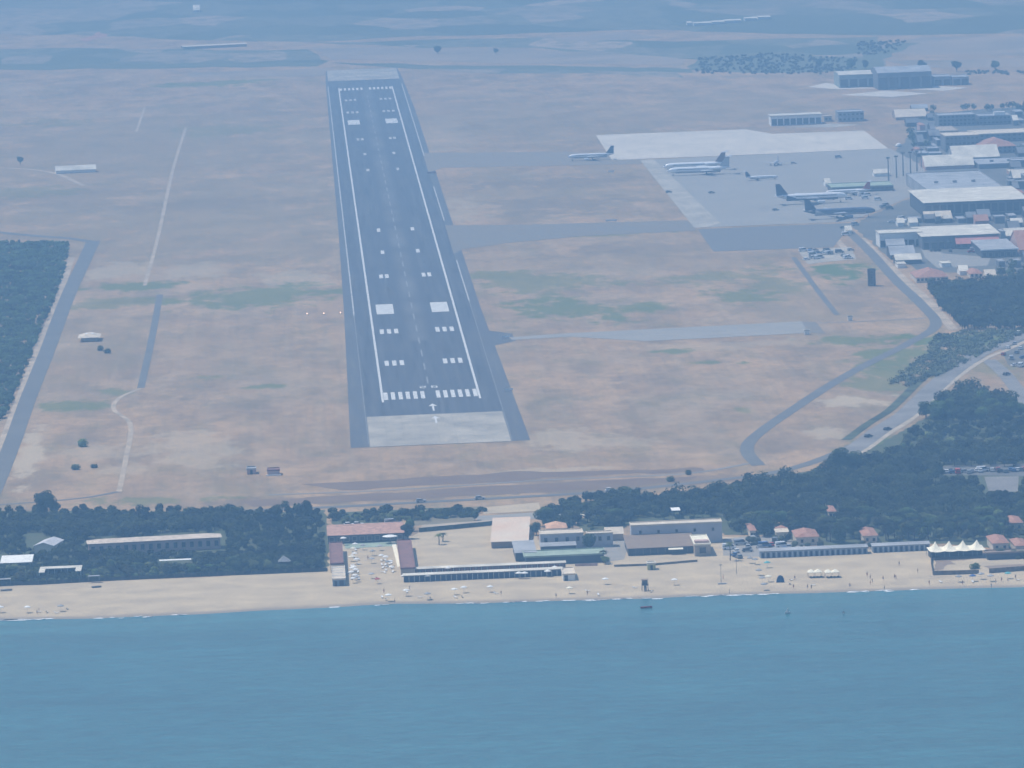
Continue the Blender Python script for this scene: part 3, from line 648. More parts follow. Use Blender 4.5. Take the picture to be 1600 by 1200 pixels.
bld('hangar_annex', 'low grey annex with big blue doors beside the far hangar', 1459, 1487, 133.5, 120, 116.5, M_groof, M_groof, win=(2, 1, 5, 4.5, .03))
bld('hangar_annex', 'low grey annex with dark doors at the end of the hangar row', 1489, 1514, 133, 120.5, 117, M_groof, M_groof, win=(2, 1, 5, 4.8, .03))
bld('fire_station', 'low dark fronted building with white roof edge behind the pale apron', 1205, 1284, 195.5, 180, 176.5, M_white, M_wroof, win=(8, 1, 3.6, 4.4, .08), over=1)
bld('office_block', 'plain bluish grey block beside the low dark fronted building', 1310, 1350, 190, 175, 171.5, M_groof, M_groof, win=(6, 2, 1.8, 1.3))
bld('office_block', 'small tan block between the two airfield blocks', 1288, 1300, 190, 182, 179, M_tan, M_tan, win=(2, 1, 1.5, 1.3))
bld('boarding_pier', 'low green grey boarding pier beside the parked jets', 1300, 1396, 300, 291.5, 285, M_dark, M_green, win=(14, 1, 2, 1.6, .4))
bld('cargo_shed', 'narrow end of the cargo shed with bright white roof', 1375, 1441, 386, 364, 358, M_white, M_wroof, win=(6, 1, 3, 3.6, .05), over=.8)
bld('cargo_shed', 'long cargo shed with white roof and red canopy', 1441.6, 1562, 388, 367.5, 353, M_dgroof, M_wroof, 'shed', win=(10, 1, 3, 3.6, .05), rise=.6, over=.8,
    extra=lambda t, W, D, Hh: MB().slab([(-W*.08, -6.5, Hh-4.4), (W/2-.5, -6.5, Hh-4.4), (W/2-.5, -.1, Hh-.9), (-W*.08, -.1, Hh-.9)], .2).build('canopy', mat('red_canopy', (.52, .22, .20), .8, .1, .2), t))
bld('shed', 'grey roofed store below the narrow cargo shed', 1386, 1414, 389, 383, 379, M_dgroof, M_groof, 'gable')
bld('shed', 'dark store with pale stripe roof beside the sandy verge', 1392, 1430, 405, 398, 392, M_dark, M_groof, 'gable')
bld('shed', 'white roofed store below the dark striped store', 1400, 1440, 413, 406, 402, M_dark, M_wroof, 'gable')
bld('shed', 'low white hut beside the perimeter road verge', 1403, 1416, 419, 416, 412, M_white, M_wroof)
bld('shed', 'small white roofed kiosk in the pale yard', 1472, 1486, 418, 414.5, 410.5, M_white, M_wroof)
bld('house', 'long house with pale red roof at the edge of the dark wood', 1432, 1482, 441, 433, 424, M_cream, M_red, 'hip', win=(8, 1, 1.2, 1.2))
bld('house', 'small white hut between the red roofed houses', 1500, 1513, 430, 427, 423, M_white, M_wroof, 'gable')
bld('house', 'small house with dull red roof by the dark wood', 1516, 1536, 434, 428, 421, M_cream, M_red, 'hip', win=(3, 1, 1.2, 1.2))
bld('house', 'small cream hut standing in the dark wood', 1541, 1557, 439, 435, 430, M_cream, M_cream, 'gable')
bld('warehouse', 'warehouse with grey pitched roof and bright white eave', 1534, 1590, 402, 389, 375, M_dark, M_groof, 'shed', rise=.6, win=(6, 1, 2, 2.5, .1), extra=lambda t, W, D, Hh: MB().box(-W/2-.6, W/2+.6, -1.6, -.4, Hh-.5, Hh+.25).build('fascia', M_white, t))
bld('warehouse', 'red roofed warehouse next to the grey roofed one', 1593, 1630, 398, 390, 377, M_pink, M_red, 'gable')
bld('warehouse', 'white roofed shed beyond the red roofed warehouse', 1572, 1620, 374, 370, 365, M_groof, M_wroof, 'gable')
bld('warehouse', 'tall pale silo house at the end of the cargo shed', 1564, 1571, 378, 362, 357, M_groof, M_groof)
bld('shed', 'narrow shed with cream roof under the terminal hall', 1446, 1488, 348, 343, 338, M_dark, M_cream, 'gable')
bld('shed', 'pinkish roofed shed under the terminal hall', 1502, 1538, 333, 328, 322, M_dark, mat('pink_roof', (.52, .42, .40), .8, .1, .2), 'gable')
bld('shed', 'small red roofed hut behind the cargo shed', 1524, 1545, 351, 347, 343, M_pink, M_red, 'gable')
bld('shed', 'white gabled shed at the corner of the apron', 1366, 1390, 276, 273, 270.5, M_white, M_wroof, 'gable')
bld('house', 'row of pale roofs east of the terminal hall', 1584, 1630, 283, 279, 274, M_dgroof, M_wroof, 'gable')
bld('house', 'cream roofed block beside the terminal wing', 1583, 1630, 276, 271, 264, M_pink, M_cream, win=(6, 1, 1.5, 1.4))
bld('guard_tower', 'tall dark box tower standing alone by the perimeter road', 1357, 1368.5, 447, 421.5, 420.5, M_dark, M_dark, dep=4, win=(1, 3, 1.6, 1.2))
for i, (u, v, w_) in enumerate(((1403, 354, 10), (1421, 353.5, 13), (1322, 366, 9), (1290, 292, 8))):
    bld('hut', ['white hut near the white dome, west of the shed', 'larger white hut near the white dome', 'pale hut at the bend of the perimeter road', 'pale slanted hut beside the parked jets'][i], u, u+w_, v, v-5, v-8, M_white, M_wroof, 'gable')
# white dome
def dome(name, label, u, v, r, m, cat='dome'):
    mb = MB(); mb.tube([(0, 0, 0)] + [(0, 0, r*math.sin(a)+.4) for a in (0, .35, .7, 1.05, 1.35)], [r] + [r*math.cos(a) for a in (0, .35, .7, 1.05, 1.35)], 16)
    t = thing(name, label, cat, g(u, v)); mb.build('shell', m, t, True); MB().tube([(0, 0, 0), (0, 0, .5)], [r+.3, r+.3], 16).build('base', M_groof, t)
dome('radar_dome', 'small white radar dome by the cargo shed', 1414.5, 347, 1.6, M_white)
dome('radar_dome', 'bright white fuel dome on the far apron corner', 1404, 229, 2.2, M_white)
# infill of the town behind the terminal
rnd = random.Random(11); infill = []
for i in range(2600):
    u = rnd.uniform(1415, 1640); v = rnd.uniform(182, 432)
    w_ = rnd.uniform(6, 24)*(.6+(v/420)*.6); hh = rnd.uniform(4, 11)*(.8+v/800); dp = rnd.uniform(2, 5)
    box_ = (u-w_/2, v-hh*.55-1, u+w_/2, v+.5)
    infill.append((u, v, w_, hh, dp, box_))
TAKEN = [(1400,255,1575,341),(1372,350,1565,392),(1476,204,1532,240),(1464,174,1526,214),(1528,174,1582,198),(1520,199,1640,224),(1530,221,1590,250),(1484,236,1564,254),(1438,250,1525,266),
         (1384,376,1444,421),(1430,395,1560,442),(1530,372,1640,405),(1380,200,1430,260),(1400,178,1450,190),(1420,420,1700,520),(1360,225,1412,252)]
kinds = [('small grey roofed block crowded among the airport buildings', M_dgroof, M_groof, 'flat'), ('small cream roofed block crowded among the airport buildings', M_dgroof, M_cream, 'flat'),
         ('small red roofed house crowded among the airport buildings', M_pink, M_red, 'hip'), ('small white roofed shed crowded among the airport buildings', M_dgroof, M_wroof, 'gable'), ('small dark roofed shed crowded among the airport buildings', M_dark, M_dgroof, 'gable')]
for (u, v, w_, hh, dp, bx) in infill:
    if any(bx[0] < b[2] and bx[2] > b[0] and bx[1] < b[3] and bx[3] > b[1] for b in TAKEN): continue
    TAKEN.append(bx); k = rnd.choices(range(5), (5, 2, 1.2, 1.3, 6))[0]; lb, wm, rm, rf = kinds[k]
    bld('town_building', lb, u-w_/2, u+w_/2, v, v-hh, v-hh-dp, wm, rm, rf, group='crowded airport buildings, kind %s' % ['grey', 'cream', 'red', 'white', 'dark'][k])
# greenhouses and lone sheds
for i, (a, b, v) in enumerate(((1074, 1081, 39.5), (1084, 1112, 40), (1113, 1132, 38), (1133, 1158, 36), (1164, 1183, 32.5), (1185, 1204, 30.5))):
    bld('greenhouse', 'white greenhouse in a stepped row on the far plain', a, b, v, v-1.8, v-4.2, M_white, M_wroof, 'gable', group='stepped row of far greenhouses', hgt=2.4, dep=20, rise=.8)
bld('greenhouse', 'long pale greenhouse alone beyond the dry fields', 286, 386, 75, 73, 70, M_tan, M_cream, 'gable', hgt=2.4, dep=16, rise=.8, rot=9)
bld('greenhouse', 'small bright shed far beyond the long pale greenhouse', 302, 312, 19, 16.5, 14.5, M_white, M_wroof, 'gable')
bld('shed', 'long bright white shed alone in the dry field', 88, 150, 270.5, 267, 264.5, M_white, M_wroof, 'gable', rot=5)
bld('shed', 'low white hut with wide eaves in the grass near the perimeter road', 127, 152, 534, 528.5, 523.5, M_tan, M_cream, 'hip', over=1.6, extra=lambda t, W, D, Hh: MB().box(-2.2, 2.2, D*.35, D*.65, Hh+.3, Hh+1.4).build('roof_hut', M_white, t))
bld('localizer_hut', 'dark brown equipment cabin on the dry grass with white plinth', 418, 437, 743, 735.5, 732, M_pink, M_dred, extra=lambda t, W, D, Hh: MB().box(-W/2-.6, W/2+.6, -1.2, -.1, 0, .5).build('plinth', M_white, t))
bld('localizer_hut', 'smaller grey equipment cabin beside the dark brown one', 386, 400, 741, 735, 731.5, M_pink, M_groof, door=[(.5, 1, 2, M_dark)])
bld('electric_cabin', 'small white cabinet at the edge of the dry field', 1326, 1331, 501, 498, 496.5, M_white, M_wroof, wid=2.2, dep=2)
bld('electric_cabin', 'small pale cabinet at the end of the disused taxiway', 1258, 1264, 523, 520.5, 519, M_white, M_wroof, wid=2.4, dep=2)

# ---- beach front
bld('long_building', 'long low building with pale pinkish hipped roof among the trees', 140, 345, 863, 841.5, 829, M_pink, mat('pale_tile', (.60, .50, .40), .85, .12, .5), 'hip', win=(16, 1, 1.4, 2.0, .3), rot=4, dep=9, hgt=4.6, rise=1.1, over=.7)
bld('house', 'house with pale grey pitched roof among dense trees', 53, 84, 866, 850, 836, M_cream, mat('pale_grey_roof', (.50, .50, .52), .8, .08, .3), 'gabley', rot=-12, dep=16, hgt=3.2, rise=1.2)
bld('house', 'small white flat roofed house at the edge of the wood', 2, 49, 889, 879.5, 870, M_tan, M_white, 'shed', win=(4, 1, 1.2, 1.2, .35), rise=.5)
def pergola():
    C = g(94, 905); k = mpp(C); t = thing('pergola', 'white U shaped pergola with two arms facing the beach', 'pergola', C)
    W = 66*k; D = 9*dpp(C)
    MB().box(-W/2, W/2, D*.62, D, 2.6, 2.85).build('roof', M_wroof, t)
    for s in (-1, 1):
        a, b = sorted((s*W/2, s*(W/2-2.2))); MB().box(a, b, 0, D*.62-.02, 2.6, 2.85).build('roof_arm', M_wroof, t)
        for y in (.2, D*.3, D*.6): MB().box(s*(W/2-.2)-.1, s*(W/2-.2)+.1, y, y+.2, 0, 2.6).build('post', M_white, t)
    for i in range(5): MB().box(-W/2+3+i*(W-6)/4, -W/2+3.2+i*(W-6)/4, D*.66, D*.66+.2, 0, 2.6).build('post', M_white, t)
    MB().box(-W/2+.4, W/2-.4, D-.25, D-.05, 0, 2.5).build('back_wall', M_tan, t)
pergola()
def canopy(name, label, u0, u1, v, m, h=2.6, D=4, cat='canopy', wav=0):
    C = g((u0+u1)/2, v); W = (u1-u0)*mpp(C); t = thing(name, label, cat, C)
    mb = MB(); n = 10
    top = []
    for i in range(n+1):
        x = -W/2+W*i/n; z = h+wav*abs(math.sin(i*math.pi/n*2))
        top.append((x, z))
    for (xa, za), (xb, zb) in zip(top, top[1:]): mb.slab([(xa, 0, za), (xb, 0, zb), (xb, D, zb), (xa, D, za)], .12)
    mb.build('roof', m, t)
    for x in (-W/2+.2, W/2-.2):
        for y in (.2, D-.2): MB().tube([(x, y, 0), (x, y, h-.1)], [.06, .06], 6).build('post', M_metal, t)
    return t
canopy('canopy', 'narrow white canopy among the trees before the long low building', 249, 299, 886, M_white, D=3.2)
canopy('canopy', 'small white flat canopy at the wood edge above the sand', 138, 156, 911, M_groof, D=2.5)
canopy('canopy', 'grey flat canopy on the sand beside the white house', -5, 17, 916, M_groof, D=3)
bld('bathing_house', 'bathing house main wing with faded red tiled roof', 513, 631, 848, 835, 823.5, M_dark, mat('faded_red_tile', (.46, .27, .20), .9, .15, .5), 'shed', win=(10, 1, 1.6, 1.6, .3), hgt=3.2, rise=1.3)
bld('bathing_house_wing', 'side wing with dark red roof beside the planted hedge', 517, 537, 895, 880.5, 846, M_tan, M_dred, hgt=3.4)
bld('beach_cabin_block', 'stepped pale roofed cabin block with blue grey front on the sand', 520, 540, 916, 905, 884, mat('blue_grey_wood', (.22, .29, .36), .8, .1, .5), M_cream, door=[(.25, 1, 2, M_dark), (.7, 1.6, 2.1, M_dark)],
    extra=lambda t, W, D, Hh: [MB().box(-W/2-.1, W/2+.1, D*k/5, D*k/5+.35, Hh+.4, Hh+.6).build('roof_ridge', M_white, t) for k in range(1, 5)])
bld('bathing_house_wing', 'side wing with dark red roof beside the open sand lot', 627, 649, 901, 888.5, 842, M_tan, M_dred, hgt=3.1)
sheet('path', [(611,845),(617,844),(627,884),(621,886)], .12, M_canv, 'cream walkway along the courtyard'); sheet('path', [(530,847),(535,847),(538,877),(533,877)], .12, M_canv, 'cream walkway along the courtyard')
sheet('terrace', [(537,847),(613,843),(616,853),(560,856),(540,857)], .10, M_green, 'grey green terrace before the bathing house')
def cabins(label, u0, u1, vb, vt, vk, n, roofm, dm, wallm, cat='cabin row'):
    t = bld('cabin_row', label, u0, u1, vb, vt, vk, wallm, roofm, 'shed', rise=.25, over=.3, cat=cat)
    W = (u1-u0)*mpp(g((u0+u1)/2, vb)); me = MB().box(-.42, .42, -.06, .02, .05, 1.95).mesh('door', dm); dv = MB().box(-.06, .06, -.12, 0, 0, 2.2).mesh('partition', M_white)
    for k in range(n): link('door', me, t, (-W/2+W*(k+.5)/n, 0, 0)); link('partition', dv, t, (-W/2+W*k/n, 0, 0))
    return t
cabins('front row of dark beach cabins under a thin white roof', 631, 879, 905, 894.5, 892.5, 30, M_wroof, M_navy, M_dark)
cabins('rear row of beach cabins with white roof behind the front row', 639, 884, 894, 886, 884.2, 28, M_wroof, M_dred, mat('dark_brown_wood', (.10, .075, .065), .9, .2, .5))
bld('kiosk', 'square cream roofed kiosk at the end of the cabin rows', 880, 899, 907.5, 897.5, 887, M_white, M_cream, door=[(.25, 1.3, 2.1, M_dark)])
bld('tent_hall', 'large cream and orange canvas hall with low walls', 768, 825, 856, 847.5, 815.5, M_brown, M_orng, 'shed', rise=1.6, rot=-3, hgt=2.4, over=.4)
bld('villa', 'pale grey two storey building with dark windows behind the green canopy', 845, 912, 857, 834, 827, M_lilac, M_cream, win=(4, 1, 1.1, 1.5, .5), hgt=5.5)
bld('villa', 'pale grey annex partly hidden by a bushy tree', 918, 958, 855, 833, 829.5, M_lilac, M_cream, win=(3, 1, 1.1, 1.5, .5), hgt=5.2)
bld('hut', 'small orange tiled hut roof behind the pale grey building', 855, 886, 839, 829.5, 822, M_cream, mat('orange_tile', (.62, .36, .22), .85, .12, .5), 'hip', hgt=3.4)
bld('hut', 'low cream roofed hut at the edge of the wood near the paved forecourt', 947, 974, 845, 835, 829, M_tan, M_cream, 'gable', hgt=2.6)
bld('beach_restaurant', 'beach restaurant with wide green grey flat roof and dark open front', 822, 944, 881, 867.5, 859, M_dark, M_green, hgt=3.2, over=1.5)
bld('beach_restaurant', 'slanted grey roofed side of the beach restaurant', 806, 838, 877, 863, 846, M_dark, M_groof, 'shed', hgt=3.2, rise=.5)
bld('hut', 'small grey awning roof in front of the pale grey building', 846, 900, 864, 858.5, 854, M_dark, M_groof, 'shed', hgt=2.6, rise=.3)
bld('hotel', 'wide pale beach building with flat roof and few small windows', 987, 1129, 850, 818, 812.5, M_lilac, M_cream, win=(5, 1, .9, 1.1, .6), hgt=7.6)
bld('hotel_terrace', 'brown roofed terrace wing in front of the pale beach building', 982, 1086, 866.5, 855, 836.5, M_dark, M_brown, 'shed', hgt=2.7, rise=1.4, dep=25.5, over=.5,
    extra=lambda t, W, D, Hh: [MB().slab([(W*.1, -2.6, 2.1), (W*.32, -2.6, 2.1), (W*.32, -.1, 2.5), (W*.1, -.1, 2.5)], .1).build('awning', M_canv, t)] + [MB().box(-W/2+W*k/9-.12, -W/2+W*k/9+.12, -.3, -.05, 0, 2.6).build('post', M_wood, t) for k in range(10)])
bld('pavilion', 'square pavilion with cream roof at the corner of the pale beach building', 1086, 1111, 869, 851, 834, M_tan, M_canv, win=(1, 1, 2.4, 2.2, .25), hgt=4.4, dep=25,
    extra=lambda t, W, D, Hh: MB().box(-W/2+.3, W/2-.3, D*.15, D*.3, Hh+.02, Hh+.9).build('roof_step', M_pink, t))
bld('beach_hut', 'yellowish green beach hut with white roof on the open sand', 1012, 1024.5, 891, 880.5, 877.5, mat('yellow_green_wood', (.42, .42, .22), .8, .1, .5), M_wroof, door=[(.5, .9, 1.9, M_dark)])
cabins('long row of grey beach cabins left of the gap', 1188, 1356, 869, 858.5, 855, 20, M_groof, M_navy, mat('blue_grey_board', (.26, .30, .36), .8, .1, .5))
cabins('short row of grey beach cabins beside the peaked white tent', 1364, 1453, 862, 852, 848.5, 11, M_groof, M_navy, MATS['blue_grey_board'])
PROT = []
for (nm, lb, a, b, vb, vt, vk, kw) in [
    ('house', 'red roofed house in the wood beside the cream hut', 1245, 1279, 852, 842, 831, {}),
    ('house', 'small red roofed house above the cream walled hut', 1214, 1229, 838, 831, 824, {}),
    ('house', 'red roofed house with orange gable behind the cabin rows', 1350, 1371, 850, 840, 828, {}),
    ('house', 'tiny orange roofed house deep in the wood', 1296, 1306, 812, 805, 796, {}),
    ('house', 'low red roofed house deep in the wood', 1577, 1598, 830, 822, 812, {}),
    ('house', 'round red roofed pavilion beside the peaked white tent', 1552, 1576, 862, 855, 843, {}),
    ('house', 'pale house with red roof at the wood edge', 1588, 1606, 866, 857, 846, {}),
    ('house', 'narrow red gabled house near the parking ground', 1173, 1181, 842, 835, 824, {})]:
    bld(nm, lb, a, b, vb, vt, vk, M_cream, M_red, 'hip', hgt=3.2, win=(2, 1, .9, 1.1, .35), over=.5); PROT.append((a, vk, b, vt+1))
bld('hut', 'cream walled hut with pale roof beside the red roofed houses', 1213, 1232, 842, 835, 831.5, M_cream, M_cream, 'shed', hgt=2.5)
canopy('canopy', 'bright white tilted canopy in the wood behind the pale beach building', 1050, 1064, 811, M_white, h=3.4, D=9)
canopy('canopy', 'tiny white canopy in the wood behind the pale beach building', 1065, 1072, 800, M_white, h=3, D=4)
canopy('canopy', 'narrow grey canopy behind the orange canvas hall', 874, 890, 815, M_groof, h=2.6, D=3)
canopy('canopy', 'pale rounded canopy at the edge of the wood', 906, 915, 818, M_canv, h=3, D=7, wav=.3)

# tensile tent with four peaks
def peaked_tent():
    C = g(1498, 874); k = mpp(C); W = 87*k; D = 13; h = 3.2
    t = thing('tensile_tent', 'white tensile tent with four peaks over a dark beach bar', 'tent', C, R(1))
    for i in range(4):
        mb = MB(); cx = -W/2+W*(i+.5)/4; hw = W/8; n = 24; m_ = 7
        for r_ in range(m_+1):
            f = r_/m_
            for a in range(n):
                th = 2*math.pi*a/n+math.pi/4; x_, y_ = math.cos(th), math.sin(th); sq = 1/max(abs(x_), abs(y_))
                rad = (1-f); z = h+3.0*f**2.2 - .25*(1-f)*abs(math.cos(2*(th)))
                mb.v.append((cx+x_*sq*hw*rad*.999, D/2+y_*sq*D/2*rad, z))
        for r_ in range(m_):
            for a in range(n): b = (a+1) % n; mb.f.append((r_*n+a, r_*n+b, (r_+1)*n+b, (r_+1)*n+a))
        mb.build('canopy', M_canv, t, True)
        MB().tube([(cx, D/2, 0), (cx, D/2, h+2.9)], [.12, .08], 6).build('mast', M_metal, t)
    for i in range(5):
        for y in (.1, D-.1): MB().tube([(-W/2+W*i/4, y, 0), (-W/2+W*i/4, y, h)], [.08, .08], 6).build('post', M_metal, t)
    MB().box(-W/2+.5, W/2-.5, D*.55, D-.6, 0, 2.4).build('bar_counter', M_dark, t)
peaked_tent()
bld('beach_bar', 'dark flat roofed beach bar beside the peaked white tent', 1543, 1660, 873, 864, 860, M_dark, M_brown, hgt=2.6, over=1)
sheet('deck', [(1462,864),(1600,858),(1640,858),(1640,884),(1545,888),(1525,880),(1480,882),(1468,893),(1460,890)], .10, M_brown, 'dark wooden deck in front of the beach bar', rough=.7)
sheet('sand', [(1485,878),(1520,873),(1590,872),(1640,872),(1640,880),(1550,884),(1500,885)], .13, M_sand, rough=.6)
def fence(label, px, h, m, step=1.6, name='reed_fence', cat='fence'):
    P = [g(u, v) for u, v in px]; C = P[0]; t = thing(name, label, cat, C)
    for a, b in zip(P, P[1:]):
        n = max(1, int((b-a).length/step)); d = (b-a)/n; ang = math.atan2(d.y, d.x); L_ = d.length
        me = MB().box(.02, L_-.02, -.04, .04, .08, h).mesh('panel', m); pm = MB().box(-.06, .06, -.07, .07, 0, h+.12).mesh('post', M_wood)
        for i in range(n):
            p = a+d*i-C; link('panel', me, t, p, ang); link('post', pm, t, p, ang)
    return t
fence('dark reed fence on the seaward side of the beach bar deck', [(1457,866),(1455,882),(1458,899),(1530,897)], 1.6, M_wood, 3)
fence('dark slatted screen fence at the end of the beach bar', [(1546,896),(1600,892),(1640,890)], 1.8, M_wood, 3)
fence('low dark wall of boards along the sand before the pale beach building', [(960,886),(1020,884),(1090,878)], .9, M_wood, 2.5)
fence('low pale board wall beside the beach restaurant', [(899,885),(934,884)], 1.0, M_pink, 2.5)
fence('dark board fence between wood and open beach', [(-40,917),(60,914),(150,909),(300,902),(420,897),(512,893)], 1.5, mat('fence_dark', (.055, .06, .05), .95, .3, .5), 3)
fence('weathered fence round the open sand lot', [(655,832),(720,826),(780,820)], 1.8, mat('fence_green', (.07, .09, .06), .95, .3, .4), 3)
# ================================================================== aircraft
def airliner(label, u, v, length, heading, tailm, kind='under', group=None, bodym=None, belly=None):
    """u, v: ground point below the middle of the fuselage; heading: degrees, nose direction from +X"""
    L_ = length; r = L_*.047; t = thing('airliner', label, 'airliner', g(u, v, .12), R(heading), group); zc = r*2.05 if kind != 'rear' else r*1.75
    bodym = bodym or M_fus
    st = [(-.5, .08, .45), (-.47, .22, .42), (-.40, .52, .30), (-.30, .84, .10), (-.2, 1, 0), (.30, 1, 0), (.38, .96, -.02), (.43, .82, -.08), (.465, .6, -.18), (.488, .34, -.28), (.5, .06, -.34)]
    MB().tube([(x*L_, 0, zc+dz*r) for x, k, dz in st], [k*r for x, k, dz in st], 16).build('fuselage', bodym, t, True)
    fus = t.children[0]
    MB().box(.462*L_, .484*L_, -.34*r, .34*r, zc+.12*r, zc+.36*r).build('cockpit_window', M_glass, fus)
    for s in (-1, 1):
        mb = MB(); wm = MB().box(-.22*L_, .34*L_, s*r*.99-.03, s*r*.99+.03, zc+.18*r, zc+.36*r).build('window_band', M_glass, fus)
        span = L_*(.47 if kind == 'under' else .37); xr = .06*L_ if kind == 'under' else -.06*L_; ch = .17*L_; zt = zc-.55*r
        tip = xr-span*.45
        def airfoil(x, c, th, y, z): return [(x, y, z), (x-c*.3, y, z+th), (x-c, y, z), (x-c*.3, y, z-th*.6)]
        A = airfoil(xr+ch*.4, ch, .02*L_, s*r*.55, zt); B = airfoil(tip+ch*.12, ch*.27, .005*L_, s*span, zt+span*.09)
        mb.add(A+B, [(0, 1, 5, 4), (1, 2, 6, 5), (2, 3, 7, 6), (3, 0, 4, 7), (4, 5, 6, 7)]); mb.build('wing', M_wing, t)
        hz = zc+.45*r if kind == 'under' else zc+r*3.9; hx = -.40*L_ if kind == 'under' else -.455*L_; hs = L_*.17
        A = airfoil(hx+.05*L_, .10*L_, .008*L_, s*(r*.25 if kind == 'under' else .05), hz); B = airfoil(hx-.045*L_, .045*L_, .003*L_, s*hs, hz+hs*.08)
        mb = MB(); mb.add(A+B, [(0, 1, 5, 4), (1, 2, 6, 5), (2, 3, 7, 6), (3, 0, 4, 7), (4, 5, 6, 7)]); mb.build('tailplane', M_wing, t)
        if kind == 'under': ex, ey, ez, el, er = xr+.02*L_, s*span*.36, zt-r*.75, .085*L_, r*.5
        else: ex, ey, ez, el, er = -.30*L_, s*r*1.55, zc+.35*r, .14*L_, r*.42
        e = MB().tube([(ex+el, ey, ez), (ex+el*.9, ey, ez), (ex, ey, ez), (ex-el*.4, ey, ez)], [er*.8, er, er*.95, er*.5], 10).build('engine', bodym, t, True)
        MB().box(ex-el*.3, ex+el*.5, min(ey, ey-s*er*.2 if kind != 'under' else ey-.1), max(ey, ey+.1), ez, zt+.1 if kind == 'under' else ez+.1).build('pylon', M_wing, e)
        gx = -.03*L_ if kind == 'under' else -.12*L_
        gm = MB().tube([(gx, s*r*1.25, .5), (gx, s*r*1.25, zc-.5*r)], [.12, .12], 6).build('landing_gear', M_metal, t)
        MB().tube([(gx-.05, s*r*1.25-.4, .55), (gx-.05, s*r*1.25+.4, .55)], [.55, .55], 10).build('wheel', M_blk, gm)
    ng = MB().tube([(.40*L_, 0, .4), (.40*L_, 0, zc-.7*r)], [.1, .1], 6).build('landing_gear', M_metal, t)
    MB().tube([(.40*L_, -.3, .42), (.40*L_, .3, .42)], [.42, .42], 10).build('wheel', M_blk, ng)
    fh = L_*.155 if kind == 'under' else r*3.2
    x0 = -.36*L_; mb = MB(); th = .25
    pts = [(x0+.05*L_, zc+.7*r), (x0-.065*L_, zc+.7*r+fh), (x0-.125*L_, zc+.7*r+fh), (x0-.115*L_, zc+.6*r)]
    mb.add([(x, -th, z) for x, z in pts]+[(x, th, z) for x, z in pts], [(0, 1, 2, 3), (7, 6, 5, 4), (0, 4, 5, 1), (1, 5, 6, 2), (2, 6, 7, 3), (3, 7, 4, 0)])
    mb.build('tail_fin', tailm, t)
    belly = belly or M_wing  # default grey: shade on the lower half of the fuselage, put into the colour
    if belly:
        MB().tube([(-.34*L_, 0, zc-.12*r), (.36*L_, 0, zc-.12*r)], [.94*r, .95*r], 16).build('belly', belly, t, True)
    return t
airliner('white airliner with dark tail rolling on the taxiway', 924, 250, 33, 181, M_navy)
airliner('white rear engined jet parked beside its twin, farther from the sea', 1086, 266, 43, 178, M_dred, 'rear')
airliner('white rear engined jet parked beside its twin, nearer the sea', 1092, 273, 43, 178, M_wing, 'rear')
airliner('small white jet with grey tail alone on the grey apron', 1190, 281, 22, 2, M_navy, 'rear')
airliner('small dark winged jet seen nose on by the pale apron', 1213, 258, 21, 258, M_wing, 'under', bodym=M_wing)
airliner('airliner with tall dark blue tail and white roofline', 1268, 318, 46, 2, M_navy, 'under', belly=M_navy)
airliner('dark bodied airliner nearest the dark holding area', 1312, 341, 44, 2, M_navy, 'under', bodym=mat('dark_blue_grey_paint', (.09, .12, .19), .35, .1, .3))
airliner('pale jet behind the airliner with the tall blue tail', 1325, 305, 30, 185, M_redp, 'rear')

# floodlight masts
for i, (u, v, h) in enumerate(((1388.5, 283, 15), (1401, 278, 14), (1411.5, 275, 15), (1423, 274, 15), (1433, 268, 13), (1440, 262, 12))):
    t = thing('floodlight_mast', 'tall dark floodlight mast at the terminal edge of the apron', 'light mast', g(u, v), 0, 'floodlight masts along the apron')
    MB().tube([(0, 0, 0), (0, 0, h)], [.5, .3], 8).build('pole', M_dgroof, t); MB().box(-1.2, 1.2, -.5, .5, h-.3, h+.7).build('lamp_head', M_dgroof, t)

# ================================================================== vehicles
def car_proto(van=False, bodym=M_fus):
    t = thing('parked_car', 'car', 'car', (0, 0, 0))
    L_, W, hb, ht = (4.3, 1.75, .85, 1.45) if not van else (5.2, 1.95, 1.1, 2.2)
    prof = [(-L_/2, .35), (-L_/2, hb), (-L_*.46, hb+.05), (L_*.22, hb+.05), (L_*.48, hb-.12), (L_/2, .5), (L_/2, .35)]
    def ext(pts, w_, mb):
        n = len(pts); mb.add([(x, -w_, z) for x, z in pts]+[(x, w_, z) for x, z in pts], [tuple(range(n)), tuple(range(2*n-1, n-1, -1))]+[(i, i+n, (i+1) % n+n, (i+1) % n) for i in range(n)]); return mb
    ext(prof, W/2, MB()).build('body', bodym, t)
    cab = [(-L_*.44, hb+.06), (-L_*.36, ht-.06), (L_*.02, ht-.06), (L_*.2, hb+.06)] if not van else [(-L_*.47, hb+.06), (-L_*.47, ht-.06), (L_*.2, ht-.06), (L_*.36, hb+.06)]
    ext(cab, W*.44, MB()).build('windows', M_glass, t)
    top = [(-L_*.365, ht-.05), (-L_*.35, ht), (L_*.01, ht), (L_*.025, ht-.05)] if not van else [(-L_*.48, ht-.8), (-L_*.48, ht), (L_*.2, ht), (L_*.22, ht-.05)]
    ext(top, W*.45, MB()).build('roof', bodym, t)
    wm = MB().tube([(0, -.11, 0), (0, .11, 0)], [.31, .31], 10).mesh('wheel', M_blk)
    for sx in (-.31, .31):
        for s in (-1, 1): link('wheel', wm, t, (sx*L_, s*(W/2-.1), .31))
    return t
CARS = {}
